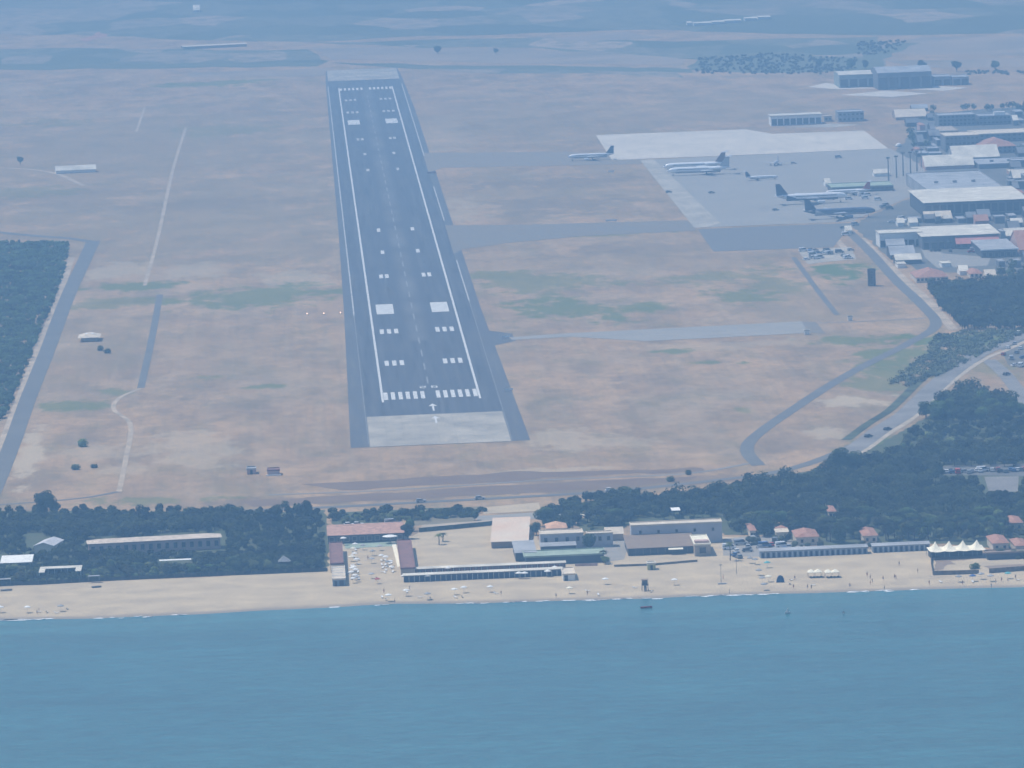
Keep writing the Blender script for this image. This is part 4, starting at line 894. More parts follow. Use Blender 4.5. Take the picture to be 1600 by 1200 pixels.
paints = {'white': M_fus, 'silver': mat('silver_paint', (.45, .46, .48), .35, .05, .5, metal=.3), 'black': mat('black_paint', (.03, .03, .035), .3, .05, .5), 'red': M_redp, 'blue': mat('blue_paint', (.05, .12, .28), .35, .05, .5), 'grey': mat('grey_paint', (.16, .165, .17), .35, .05, .5)}
CAR = {False: None, True: None}
def car(u, v, ang, colr, where, group, van=False, z=.1):
    if CAR[van] is None: CAR[van] = car_proto(van); CAR[van]['used'] = 0
    base = CAR[van]; pm = paints[colr]
    lb = '%s %s %s' % (colr, 'van' if van else 'car', where)
    if not base['used']:
        base['used'] = 1; o = base; o.location = g(u, v, z); o.rotation_euler = (0, 0, R(ang))
        for c in o.children:
            if c.name.split('.')[0] in ('body', 'roof'): c.material_slots[0].link = 'OBJECT'; c.material_slots[0].material = pm
    else: o = dup(base, g(u, v, z), R(ang), swap={'body': pm, 'roof': pm})
    o.name = 'parked_van' if van else 'parked_car'; o['label'] = lb; o['category'] = 'van' if van else 'car'; o['group'] = '%s %ss %s' % (colr, 'van' if van else 'car', group)
rnd = random.Random(3)
for (u, v, c, van) in ((1139,858,'white',1),(1150,863,'white',0),(1147,869,'blue',0),(1157,851,'silver',1),(1169,856,'silver',0),(1176,846,'silver',1),(1183,846,'white',0),(1193,851,'white',0),(1195,855,'blue',1),(1187,857,'silver',0),(1168,862,'grey',0),(1205,853,'red',0),(1211,848,'grey',1),(1209,862,'silver',0),(1222,855,'white',1),(1229,860,'blue',0),(1232,856,'silver',0),(1155,872,'grey',0)):
    car(u, v, rnd.choice((0, 8, 80, 95, 100)), c, 'on the parking ground beside the pale beach building', 'on the beach parking ground', bool(van), .12)
for i in range(24):
    u = 1472+i*5.9+rnd.uniform(-1.5, 1.5); v = 738.5-(u-1480)*.02+rnd.uniform(-2, 2)
    car(u, v, rnd.choice((85, 95, 90, 5)), rnd.choice(('white','white','silver','silver','grey','red','blue','black')), 'in the long car park inside the wood', 'in the long car park', rnd.random() < .15, .1)
for (u, v, c, van) in ((1575,545,'white',0),(1568,555,'red',0),(1580,562,'silver',1),(1595,546,'white',0),(1589,552,'grey',0),(1595,573,'white',1),(1587,572,'white',0),(1600,560,'blue',0),(1585,538,'silver',0),(1606,572,'white',0)):
    car(u, v, rnd.choice((20, 70, 90)), c, 'in the lot above the pale side road', 'in the lot by the side road', bool(van))
car(546, 821.5, 5, 'white', 'parked behind the bathing house roof', 'behind the bathing house'); car(560, 821, 5, 'white', 'parked behind the bathing house roof', 'behind the bathing house')
car(611, 819, 10, 'silver', 'parked behind the bathing house roof', 'behind the bathing house', True); car(618, 818.5, 10, 'grey', 'parked behind the bathing house roof', 'behind the bathing house')
for (u, v, c) in ((658, 784.5, 'silver'), (750, 780, 'silver'), (954, 767.5, 'white')): car(u, v, 6, c, 'driving on the coast road', 'on the coast road', z=.12)
for (u, v, c) in ((1357, 683, 'black'), (1387, 672, 'black'), (1535, 548, 'grey'), (1593, 521, 'white'), (1573, 586, 'black')): car(u, v, 48, c, 'on the wide pale road', 'on the wide pale road', z=.14)
for i in range(26):
    u = rnd.uniform(1255, 1332); v = 391+rnd.uniform(0, 15)+(1290-u)*.02
    car(u, v, rnd.choice((0, 90, 30)), rnd.choice(('white', 'silver', 'grey', 'blue', 'silver')), 'in the equipment yard by the dark holding area', 'in the equipment yard', rnd.random() < .4, .12)
for (u, v, c, van) in ((1326,312,'white',1),(1352,311,'white',1),(1372,313,'white',1),(1346,306,'white',1),(1356,306,'white',1),(1380,325,'silver',1),(1384,322,'silver',1),(1390,327,'grey',1),(1322,368,'white',1),(1336,352,'silver',1),(1318,357,'grey',0),(1298,312,'grey',1),(1240,256,'silver',0),(1310,247,'silver',1),(1212,329,'grey',0),(1112,302,'grey',0),(1045,301,'grey',0),(1430,227,'white',1)):
    car(u, v, rnd.choice((0, 5, 30)), c, 'serving the apron among the parked aircraft', 'serving the apron', bool(van), .15)
for i in range(46):
    u = rnd.uniform(1385, 1600); v = rnd.choice((rnd.uniform(340, 350), rnd.uniform(392, 412), rnd.uniform(392, 399), rnd.uniform(225, 245)))
    if any(b[0] < u < b[2] and b[1] < v < b[3]-1 for b in TAKEN if b[3]-b[1] < 60) : continue
    car(u, v, rnd.choice((0, 90, 15)), rnd.choice(('white', 'silver', 'grey', 'red', 'black')), 'between the airport buildings', 'between the airport buildings', rnd.random() < .3, .12)

# marker boards / lamps in the grass beside the runway
for i, (u, v) in enumerate(((480, 492), (506, 491.5), (532, 490.5))):
    t = thing('approach_light_unit', 'small glowing orange white light unit in the grass beside the runway', 'light unit', g(u, v), 0, 'light units beside the runway')
    MB().box(-.6, .6, -.5, .5, 0, .45).build('housing', M_yel, t)
    em = MATS.get('lamp_glow') or mat('lamp_glow', (1, .7, .5), .4, .02, 1)
    b = em.node_tree.nodes['Principled BSDF']; b.inputs['Emission Color'].default_value = (1, .72, .5, 1); b.inputs['Emission Strength'].default_value = 2
    MB().tube([(0, -.52, .75), (0, -.3, .75)], [.42, .42], 10).build('lamp', em, t); MB().box(-.5, .5, -.28, .2, .46, 1.15).build('lamp_case', M_redp, t)
for i, (u, v, wd) in enumerate(((675, 272, 6), (955, 347, 7), (955, 270, 4), (790, 529, 4), (795, 612, 4))):
    t = thing('taxiway_sign', ['red and white sign board at the farther taxiway mouth', 'white sign board beside the dark taxiway', 'pale marker board in the grass near the taxiing airliner', 'pale sign board at the disused taxiway', 'pale sign board by the runway shoulder'][i], 'sign', g(u, v))
    MB().box(-wd/2, wd/2, -.1, .1, .5, 1.7).build('board', M_white if i else M_pink, t)
    for s in (-1, 1): MB().box(s*wd*.4-.06, s*wd*.4+.06, -.06, .06, 0, .5).build('leg', M_metal, t)

# ================================================================== beach furniture
def umbrella_proto(m):
    t = thing('beach_umbrella', '', 'umbrella', (0, 0, 0))
    MB().tube([(0, 0, 0), (0, 0, 2.25)], [.035, .03], 6).build('pole', M_white, t)
    mb = MB(); n = 12; mb.v.append((0, 0, 2.35))
    for a in range(n): mb.v.append((1.15*math.cos(2*math.pi*a/n), 1.15*math.sin(2*math.pi*a/n), 1.85))
    for a in range(n): mb.v.append((1.15*math.cos(2*math.pi*a/n), 1.15*math.sin(2*math.pi*a/n), 1.68))
    for a in range(n): b = (a+1) % n; mb.f += [(0, 1+a, 1+b), (1+a, 1+n+a, 1+n+b, 1+b)]
    mb.build('canopy', m, t); return t
def lounger_proto():
    t = thing('sun_lounger', '', 'lounger', (0, 0, 0))
    MB().box(-.32, .32, -.95, .35, .28, .36).build('bed', M_white, t); MB().slab([(-.32, .36, .36), (.32, .36, .36), (.32, .95, .72), (-.32, .95, .72)], .06).build('backrest', M_white, t)
    lm = MB().box(-.03, .03, -.03, .03, 0, .28).mesh('leg', M_metal)
    for x in (-.28, .28):
        for y in (-.88, .3): link('leg', lm, t, (x, y, 0))
    return t
UMB = {}; LOU = [None]
uc = {'white': M_white, 'cream': M_canv, 'turquoise': M_turq, 'blue': M_blue, 'red': M_redp, 'grey': M_groof}
def umb(u, v, c, where, group, sc=1.0):
    if c not in UMB:
        UMB[c] = o = umbrella_proto(uc[c]); o.location = g(u, v, .08); o.scale = (sc,)*3
    else: o = dup(UMB[c], g(u, v, .08), rnd.random()*3, scale=sc)
    o['label'] = '%s beach umbrella %s' % (c, where); o['category'] = 'umbrella'; o['group'] = '%s umbrellas %s' % (c, group)
def lou(u, v, ang, where, group):
    if LOU[0] is None: LOU[0] = o = lounger_proto(); o.location = g(u, v, .08); o.rotation_euler = (0, 0, R(ang))
    else: o = dup(LOU[0], g(u, v, .08), R(ang))
    o['label'] = 'white sun lounger '+where; o['category'] = 'lounger'; o['group'] = 'white loungers '+group
cy_w, cy_g = 'on the courtyard sand of the bathing house', 'in the bathing house courtyard'
for (u, v, c) in ((555,855,'white'),(552,862,'cream'),(554,870,'white'),(549,875,'cream'),(557,879,'white'),(553,891,'white'),(550,893,'white'),(556,895,'white'),(549,899,'white'),(555,904,'white'),(558,907,'grey'),(552,909,'white'),(582,866,'grey'),(581,878,'grey'),(596,873,'white'),(603,875,'white'),(606,883,'grey'),(610,882,'white'),(612,891,'white'),(590,910,'red'),(581,902,'grey'),(567,857,'grey'),(594,858,'grey')):
    umb(u, v+2, c, cy_w, cy_g)
for i in range(34):
    side = rnd.random() < .6
    u = rnd.uniform(546, 562) if side else rnd.uniform(596, 614); v = rnd.uniform(858, 912) if side else rnd.uniform(872, 896)
    lou(u, v, rnd.uniform(-15, 15)+90*(rnd.random() < .3), cy_w, cy_g)
wr, grp = 'in front of the dark beach cabins', 'before the dark cabins'
for (u, v, c) in ((632,908,'white'),(638,908,'white'),(669,908,'white'),(811,904,'white'),(820,904,'white'),(856,901,'white'),(868,898,'white'),(867,895,'white'),(635,931,'white'),(700,892+4,'white')): umb(u, v, c, wr, grp, 1.15)
wr, grp = 'on the open sand near the waterline', 'near the waterline'
for (u, v, c) in ((607,938,'white'),(710,929,'white'),(725,926,'white'),(668,936,'grey'),(766,925,'white'),(946,913,'white'),(890,927,'cream'),(1054,914,'white'),(1186,899,'grey'),(1199,887,'turquoise'),(1201,909,'cream'),(1191,911,'grey'),(1194,921,'grey'),(43,957,'white'),(1,957,'white'),(95,955,'grey'),(1520,908,'blue'),(1533,905,'grey'),(1548,908,'grey'),(1575,904,'turquoise'),(1498,909,'grey'),(1180,882,'grey'),(1172,880,'grey')): umb(u, v, c, wr, grp, 1.1)
for (u, v) in ((60,957),(73,957),(88,958),(105,952),(656,934),(672,935),(712,934),(722,933),(775,928),(935,930),(918,924),(992,919),(1017,925),(1236,907),(1234,913),(1270,915),(1520,910),(1590,907),(1470,910),(597,934),(603,937),(636,926)): lou(u, v, rnd.uniform(0, 180), wr, grp)

# cream beach tents with shaded seats
for i, (a, b, lb) in enumerate(((1263, 1285, 'cream beach tent with shaded seats, on the side of the blue shelter'), (1289.5, 1312, 'cream beach tent with shaded seats, on the side of the peaked white tent'))):
    C = g((a+b)/2, 903.5); W = (b-a)*mpp(C); D = 4.5; t = thing('beach_tent', lb, 'tent', C)
    mb = MB(); n = 8
    for s in range(2):
        cx = -W/4+s*W/2; hw = W/4; e = [(cx-hw, 0, 2.1), (cx+hw, 0, 2.1), (cx+hw, D, 2.1), (cx-hw, D, 2.1), (cx, D/2, 3.1)]
        mb.add(e, [(0, 1, 4), (1, 2, 4), (2, 3, 4), (3, 0, 4)])
    mb.build('canopy', M_canv, t); MB().box(-W/2, W/2, -.03, .03, 1.9, 2.1).build('valance', M_canv, t)
    for x in (-W/2+.1, 0, W/2-.1):
        for y in (.1, D-.1): MB().tube([(x, y, 0), (x, y, 2.1)], [.05, .05], 6).build('post', M_wood, t)
    for k in range(4): MB().box(-W/2+.5+k*W/4, -W/2+1.3+k*W/4, .6, 2.2, .1, .5).build('seat', M_wood, t)
# oval awnings in the courtyard
for (u, v, rx, lb) in ((609.5, 849, 2.9, 'large oval white awning before the bathing house roof'), (537, 852, 1.3, 'small pale awning at the inner corner of the bathing house')):
    C = g(u, v); t = thing('awning', lb, 'awning', C); mb = MB(); n = 18
    mb.v.append((0, 0, 3.3))
    for f, z in ((.5, 3.2), (1, 2.8)):
        for a in range(n): mb.v.append((rx*f*math.cos(2*math.pi*a/n), 3.0*f*math.sin(2*math.pi*a/n)*rx/2.9, z))
    for a in range(n): b = (a+1) % n; mb.f += [(0, 1+a, 1+b), (1+a, 1+n+a, 1+n+b, 1+b)]
    mb.build('canopy', M_white, t); MB().tube([(0, 0, 0), (0, 0, 3.25)], [.08, .06], 6).build('pole', M_metal, t)
# grey cone tent in the shrubs
C = g(445, 884); t = thing('cone_tent', 'small grey white pointed tent among the shrubs', 'tent', C)
MB().add([(-2.5, -2, 1.8), (2.5, -2, 1.8), (2.5, 2, 1.8), (-2.5, 2, 1.8), (-.4, 0, 4.0)], [(0, 1, 4), (1, 2, 4), (2, 3, 4), (3, 0, 4)]).build('canopy', M_groof, t)
for x in (-2.4, 2.4):
    for y in (-1.9, 1.9): MB().tube([(x, y, 0), (x, y, 1.8)], [.05, .05], 6).build('post', M_metal, t)
# lifeguard tower
C = g(1008, 923); t = thing('lifeguard_tower', 'dark wooden lifeguard tower on stilts at the waterline', 'lifeguard tower', C)
for x in (-1.0, 1.0):
    for y in (-.9, .9): MB().tube([(x*1.15, y*1.15, 0), (x, y, 2.0)], [.09, .08], 6).build('leg', M_wood, t)
MB().box(-1.25, 1.25, -1.15, 1.15, 2.0, 2.15).build('platform', M_wood, t); MB().box(-1.0, 1.0, .2, 1.0, 2.15, 3.9).build('cabin', M_wood, t)
MB().slab([(-1.3, -1.0, 4.0), (1.3, -1.0, 4.0), (1.3, 1.2, 4.2), (-1.3, 1.2, 4.2)], .1).build('roof', M_brown, t)
for x in (-1.2, 1.2): MB().box(x-.04, x+.04, -1.1, .2, 2.15, 3.1).build('railing', M_wood, t)
MB().slab([(-.5, -2.6, .05), (.5, -2.6, .05), (.5, -1.1, 2.05), (-.5, -1.1, 2.05)], .08).build('ramp', M_wood, t)
# blue dome shelter
C = g(1219.5, 910.5); t = thing('beach_shelter', 'blue half dome beach shelter on the sand', 'shelter', C); mb = MB(); n = 12; m_ = 6; r = 1.5
for i in range(m_+1):
    ph = math.pi/2*i/m_
    for a in range(n+1): th = math.pi*a/n; mb.v.append((r*math.cos(th)*math.cos(ph*.98), .2+r*math.sin(th)*math.cos(ph*.98), 2.7*math.sin(ph)))
for i in range(m_):
    for a in range(n): k = i*(n+1)+a; mb.f.append((k, k+1, k+n+2, k+n+1))
mb.build('shell', M_blue, t, True); MB().box(-1.2, 1.2, .1, 1.2, 0, .12).build('mat', M_groof, t)
# pole and net posts
for (u, v, h, lb) in ((1127, 913, 7.0, 'tall thin grey pole on the sand with a low seat round its foot'), (1151, 897, 6.0, 'tall dark lamp pole at the edge of the parking ground')):
    C = g(u, v); t = thing('pole', lb, 'pole', C); MB().tube([(0, 0, 0), (0, 0, h)], [.09, .06], 6).build('shaft', M_dgroof, t)
    MB().box(-.5, .5, -.12, .12, h, h+.25).build('pole_head', M_dgroof, t)
    if u < 1140: MB().box(-1.2, 1.8, -.6, .6, 0, .45).build('foot', M_groof, t)
# boats
def boat(u, v, L_, hull, label, ang, sail=False, z=SEA):
    t = thing('boat', label, 'boat', g(u, v, z), R(ang)); mb = MB(); n = 9; sec = []
    for i in range(n):
        f = i/(n-1); x = (f-.5)*L_; b = L_*.17*math.sin(math.pi*min(1, .25+f*.75))**.7 if f < .98 else .02
        b = max(.02, L_*.18*(1-((f-.35)/.65)**2 if f > .35 else 1)); sec.append([(x, -b, .5+f*.15), (x, -b*.6, 0.0), (x, 0, -.18), (x, b*.6, 0), (x, b, .5+f*.15)])
    for s in sec: mb.v += s
    for i in range(n-1):
        for k in range(4): a = i*5+k; mb.f.append((a, a+5, a+6, a+1))
    mb.f.append((0, 1, 2, 3, 4)); mb.build('hull', hull, t, True)
    MB().box(-L_*.42, L_*.3, -L_*.13, L_*.13, .28, .34).build('deck', M_wing if not sail else M_white, t)
    for k in (-.2, .1): MB().box(k*L_-.15, k*L_+.15, -L_*.12, L_*.12, .36, .48).build('bench', M_wood, t)
    if sail:
        MB().tube([(.2, 0, .3), (.2, 0, L_*1.1)], [.05, .03], 6).build('mast', M_metal, t); MB().add([(.15, 0, .6), (-L_*.42, .12, .7), (.15, 0, L_*1.05), (.15, .04, .6), (-L_*.42, .16, .7), (.15, .04, L_*1.05)], [(0, 1, 2), (5, 4, 3), (0, 3, 4, 1), (1, 4, 5, 2), (2, 5, 3, 0)]).build('sail', M_white, t)
boat(1010, 950, 4.2, M_redp, 'red rowing boat afloat just off the beach', 5)
boat(1231, 958.5, 2.0, M_white, 'tiny white sailing dinghy off the beach', 20, True)
boat(10, 923, 4.4, M_groof, 'grey boat pulled up on the sand by the flat grey canopy', 8, z=.1)
boat(151, 918, 3.6, M_dgroof, 'dark boat pulled up on the sand under the small flat canopy', 12, z=.1)

# people on the beach
def person_proto():
    me = bpy.data.meshes.new('skeleton')
    V = [(0,0,.92),(0,0,1.12),(0,0,1.36),(0,0,1.50),(0,-.01,1.64), (.10,0,.88),(.12,-.03,.48),(.12,.01,.07),(.12,-.14,.03), (-.10,0,.88),(-.12,.05,.48),(-.13,.12,.07),(-.13,-.03,.03),
         (.19,0,1.40),(.25,.02,1.12),(.26,-.08,.88),(.26,-.11,.78), (-.19,0,1.40),(-.25,.02,1.12),(-.26,-.08,.88),(-.26,-.11,.78)]
    E = [(0,1),(1,2),(2,3),(3,4),(0,5),(5,6),(6,7),(7,8),(0,9),(9,10),(10,11),(11,12),(2,13),(13,14),(14,15),(15,16),(2,17),(17,18),(18,19),(19,20)]
    rad = [.13,.125,.14,.06,.10,.095,.06,.045,.04,.095,.06,.045,.04,.06,.045,.036,.035,.06,.045,.036,.035]
    me.from_pydata(V, E, []); o = bpy.data.objects.new('skeleton', me); COL.objects.link(o)
    sk = o.modifiers.new('skin', 'SKIN'); sk.use_smooth_shade = True
    for i, r_ in enumerate(rad): me.skin_vertices[0].data[i].radius = (r_, r_*.85)
    me.skin_vertices[0].data[0].use_root = True
    ss = o.modifiers.new('sub', 'SUBSURF'); ss.levels = 1
    dg = bpy.context.evaluated_depsgraph_get(); body = bpy.data.meshes.new_from_object(o.evaluated_get(dg)); body.name = 'body'
    body.materials.clear(); body.materials.append(M_skin); bpy.data.objects.remove(o)
    t = thing('person', '', 'person', (0, 0, 0)); link('body', body, t)
    MB().tube([(0, 0, .72), (0, 0, .86), (0, 0, 1.0)], [.19, .185, .15], 12).build('swimwear', M_blue, t)
    MB().tube([(0, .02, 1.62), (0, .02, 1.70), (0, .01, 1.765)], [.105, .10, .04], 10).build('hair', M_hair, t, True)
    return t
PP = person_proto(); first = True
sw = {'dark': mat('dark_cloth', (.04, .04, .05), .8, .1, 2), 'red': M_redp, 'white': M_white, 'blue': M_blue}
ppl = [(1328,918),(1360,914),(1363,911),(1380,907),(1398,904),(1355,901),(1318,962),(1382,921.5),(1434,895),(1452,914),(1400,905.5),(1242,906),(1360,905),(1240,920),(61,957),(58,960),(869,934),(617,942),(640,922),(575,875),(588,908),(1565,909),(1556,912),(1575,910),(1587,905),(1504,914),(1140,928),(1262,920),(918,930),(1130,905),(1549,918.5),(1405,884),(1268,921),(600,927),(783,930)]
for i, (u, v) in enumerate(ppl):
    c = ('dark', 'red', 'white', 'blue')[i % 4]; sea_ = v > 917+ (1600-u)*.0285+3
    p = g(u, v, SEA-.7 if sea_ else .06); ang = rnd.random()*6.28
    o = PP if first else dup(PP, p, ang, swap={'swimwear': sw[c]})
    if first: o.location = p; o.rotation_euler = (0, 0, ang); first = False
    where = 'wading in the shallow sea' if sea_ else 'standing on the open sand'
    if i == 0: c = 'blue'
    o['label'] = 'person in %s swimwear %s' % (c, where); o['category'] = 'person'; o['group'] = 'people in %s swimwear %s' % (c, where)
# ================================================================== trees
def leaf_cloud(rnd, blobs, n, size, zmin=-9):
    """many small leaf faces spread through the volume of several lobes"""
    mb = MB(); tot = sum(b[3]**2 for b in blobs)
    for (cx, cy_, cz, r, fl) in blobs:
        k = int(n*r*r/tot)
        for _ in range(k):
            while True:
                d = Vector((rnd.uniform(-1, 1), rnd.uniform(-1, 1), rnd.uniform(-1, 1)))
                if .05 < d.length < 1: break
            d = d.normalized()*(d.length**.45)
            p = Vector((cx+d.x*r, cy_+d.y*r, cz+d.z*r*fl))
            if p.z < zmin: p.z = zmin+rnd.random()*.3
            nrm = (d+Vector((rnd.uniform(-.7, .7), rnd.uniform(-.7, .7), rnd.uniform(-.2, .9)))).normalized()
            x = nrm.orthogonal().normalized(); x = (Matrix.Rotation(rnd.random()*6.28, 3, nrm) @ x); y = nrm.cross(x)
            s = size*rnd.uniform(.6, 1.3)
            mb.quad(p-x*s*.5, p+y*s*.32, p+x*s*.5, p-y*s*.32)
    return mb
def tree_kind(name, seed, h, r, trunk_h, leafn, size, fm, shape):
    rnd = random.Random(seed); blobs = []
    if shape == 'round':
        for i in range(9):
            a = rnd.random()*6.28; q = rnd.uniform(0, .55)*r; blobs.append((q*math.cos(a), q*math.sin(a), trunk_h+(h-trunk_h)*rnd.uniform(.3, .78), r*rnd.uniform(.42, .62), .8))
        blobs.append((0, 0, trunk_h+(h-trunk_h)*.5, r*.75, .7))
    elif shape == 'umbrella':
        for i in range(10):
            a = rnd.random()*6.28; q = rnd.uniform(.1, .7)*r; blobs.append((q*math.cos(a), q*math.sin(a), h-r*.35-rnd.random()*.6-q*.18, r*rnd.uniform(.35, .5), .5))
    elif shape == 'tall':
        for i in range(10):
            f = i/9; q = .25*r; a = rnd.random()*6.28; blobs.append((q*math.cos(a), q*math.sin(a), trunk_h+(h-trunk_h)*(.12+.78*f), r*(.8-.45*f)*rnd.uniform(.85, 1.1), 1))
    else:   # shrub
        for i in range(6):
            a = rnd.random()*6.28; q = rnd.uniform(.1, .6)*r; blobs.append((q*math.cos(a), q*math.sin(a), h*.45, r*rnd.uniform(.4, .6), h*.5/(r*.5)))
    crown = leaf_cloud(rnd, blobs, leafn, size, .15).mesh('crown', fm)
    tk = MB(); tr = max(.08, h*.022)
    tk.tube([(0, 0, -.1), (.05*h*.2, 0, trunk_h*.6), (0, .02*h, trunk_h+(h-trunk_h)*.55)], [tr*1.4, tr, tr*.5], 7)
    for i in range(4):
        b = blobs[i*len(blobs)//4]; tk.tube([(0, 0, trunk_h*.75), (b[0]*.5, b[1]*.5, (trunk_h*.75+b[2])/2+.1), (b[0], b[1], b[2])], [tr*.55, tr*.4, tr*.15], 5)
    return dict(name=name, crown=crown, trunk=tk.mesh('trunk', M_bark), h=h, r=r)
KIND = {
 'pine': [tree_kind('pine_tree', 10+i, 7.6+.8*i % 2, 3.2, 2.6, 1500, .75, F_dark, 'umbrella') for i in range(4)],
 'broad': [tree_kind('broadleaf_tree', 20+i, 6.2+.5*i, 2.9+.15*i, .8, 1700, .72, F_mid if i % 2 else F_dark, 'round') for i in range(4)],
 'olive': [tree_kind('olive_tree', 30+i, 4.6, 2.4, .6, 1200, .6, F_grey, 'round') for i in range(2)],
 'tall': [tree_kind('poplar_tree', 40+i, 12, 2.6, 2.0, 1700, .8, F_dark, 'tall') for i in range(2)],
 'shrub': [tree_kind('shrub', 50+i, 1.9, 1.7, .3, 700, .45, F_grey if i % 2 else F_mid, 'shrub') for i in range(4)],
 'oak': [tree_kind('large_tree', 60+i, 10.5, 5.0, 1.3, 2600, .85, F_dark, 'round') for i in range(3)],
}
CATS = {'pine': 'tree', 'broad': 'tree', 'olive': 'tree', 'tall': 'tree', 'shrub': 'shrub', 'oak': 'tree'}
def put_tree(kind, p, s, label, group, rnd):
    k = rnd.choice(KIND[kind]); t = thing(k['name'], label, CATS[kind], p, rnd.random()*6.28, group)
    t.scale = (s*rnd.uniform(.9, 1.15), s*rnd.uniform(.9, 1.15), s*rnd.uniform(.88, 1.12))
    link('crown', k['crown'], t); link('trunk', k['trunk'], t); return t
def inside(u, v, poly):
    c = False; n = len(poly)
    for i in range(n):
        (x1, y1), (x2, y2) = poly[i], poly[(i+1) % n]
        if (y1 > v) != (y2 > v) and u < (x2-x1)*(v-y1)/(y2-y1)+x1: c = not c
    return c
# what must stay visible: image-plane extents of the built things and roads (no tree is planted where it would stand in front of them)
PROT += [(132,836,240,850),(240,830,352,850),(222,838,352,858),(42,830,90,853),(-5,866,52,881),(57,887,132,905),(246,871,301,881),(432,867,457,882),(508,818,640,920),(766,812,846,856),(846,824,900,862),(902,848,912,858),(917,829,950,846),(806,845,946,884),(980,810,1132,870),(1046,798,1076,809),
         (1130,843,1188,880),(1186,850,1460,875),(1452,844,1545,905),(1240,846,1256,870),(1476,729,1640,741),(1540,746,1592,766),(945,827,975,840),(1212,829,1232,836),(870,808,918,816),(650,832,775,905),(1544,858,1640,905)]
ROADPX = [wr_[1:]]
def seg_d(p, a, b):
    ab = b-a; t = max(0, min(1, (p-a).dot(ab)/ab.length_squared)); return (p-(a+ab*t)).length
ROADW = [[g(*q) for q in r_] for r_ in ROADPX]
def plant(poly, spacing, kinds, label, group, seed, cap, smin=.8, smax=1.2, rest=None, jitter=.45, slack=0):
    """returns the planted bases; past cap the farther ones go to the mass"""
    rnd = random.Random(seed); P = [g(*q) for q in poly]; x0 = min(p.x for p in P); x1 = max(p.x for p in P); y0 = min(p.y for p in P); y1 = max(p.y for p in P)
    pw = [(p.x, p.y) for p in P]; got = []
    y = y0; row = 0
    while y < y1:
        x = x0+(row % 2)*spacing*.5
        while x < x1:
            q = Vector((x+rnd.uniform(-1, 1)*jitter*spacing, y+rnd.uniform(-1, 1)*jitter*spacing, 0)); x += spacing
            if not inside(q.x, q.y, pw): continue
            kd = rnd.choices([k for k, _ in kinds], [w_ for _, w_ in kinds])[0]; s = rnd.uniform(smin, smax); K = KIND[kd][0]
            u, v = pj(q); m_ = mpp(q); hp = K['h']*s/m_*.97; rp = K['r']*s/m_*.85
            bad = False
            for (a, b, c, d) in PROT:
                if u+rp > a and u-rp < c and v > b+2 and v-hp < d-slack: bad = True; break
            if bad:
                kd = 'shrub'; s = rnd.uniform(.6, .95); K = KIND[kd][0]; hp = K['h']*s/m_; rp = K['r']*s/m_*.8
                if any(u+rp > a and u-rp < c and v > b+2 and v-hp < d-slack for (a, b, c, d) in PROT): continue
            if any(min(seg_d(q, a, b) for a, b in zip(r_, r_[1:])) < 8.5+K['r']*s*.6 for r_ in ROADW): continue
            got.append((v, q, kd, s))
        y += spacing*.87; row += 1
    got.sort(key=lambda z: -z[0])
    for i, (v, q, kd, s) in enumerate(got):
        if i < cap: put_tree(kd, q, s, label.get(kd, 'low shrub filling a gap in the '+group), group+', '+KIND[kd][0]['name'].replace('_', ' '), rnd)
        elif rest is not None: rest.append((q, kd, s))
    return got
rest_coast = []
n1 = plant([(-45,806),(120,803),(250,803),(330,808),(500,800),(512,830),(512,892),(420,895),(300,900),(150,907),(60,912),(-45,915)], 4.7, [('broad', 4), ('pine', 1.5), ('shrub', 2), ('olive', 3)],
      {'broad': 'bushy broadleaf tree in the wood round the long low building', 'pine': 'dark flat crowned pine in the wood round the long low building', 'shrub': 'low shrub in the wood round the long low building', 'olive': 'grey green olive tree in the wood round the long low building'}, 'wood round the long low building', 1, 130, .45, .8, rest_coast)
plant([(-45,880),(60,890),(140,880),(240,872),(420,868),(510,850),(512,891),(420,895),(300,900),(150,907),(60,912),(-45,915)], 3.0, [('shrub', 4), ('olive', 1)], 
      {'shrub': 'low shrub in the thicket behind the dark board fence', 'olive': 'small olive tree in the thicket behind the dark board fence'}, 'thicket behind the board fence', 2, 110, .8, 1.3, rest_coast, slack=2)
n2 = plant([(905,822),(960,800),(1000,790),(1110,774),(1200,759),(1290,746),(1345,728),(1400,712),(1480,706),(1700,700),(1700,862),(1560,858),(1440,846),(1290,850),(1240,846),(1190,838),(1150,834),(1120,822),(1000,818),(985,830),(930,835)], 5.3, [('pine', 4), ('broad', 4), ('olive', 3)],
      {'pine': 'dark flat crowned pine in the large coastal wood', 'broad': 'bushy broadleaf tree in the large coastal wood', 'olive': 'grey green olive tree in the large coastal wood'}, 'large coastal wood', 4, 260, .65, 1.15, rest_coast)
n3 = plant([(1440,640),(1500,612),(1585,630),(1600,650),(1580,664),(1450,664)], 6.5, [('oak', 3), ('broad', 1)], {'oak': 'large dark tree in the clump between the two pale roads', 'broad': 'bushy tree in the clump between the two pale roads'}, 'clump between the pale roads', 5, 60, .55, .85, rest_coast)
plant([(1430,670),(1600,660),(1700,660),(1700,702),(1480,704),(1410,702)], 5.5, [('shrub', 5), ('olive', 1)], {'shrub': 'light green shrub in the scrub below the large clump', 'olive': 'small olive tree in the scrub below the large clump'}, 'scrub below the clump', 6, 90, .8, 1.4, rest_coast)
rnd = random.Random(9)
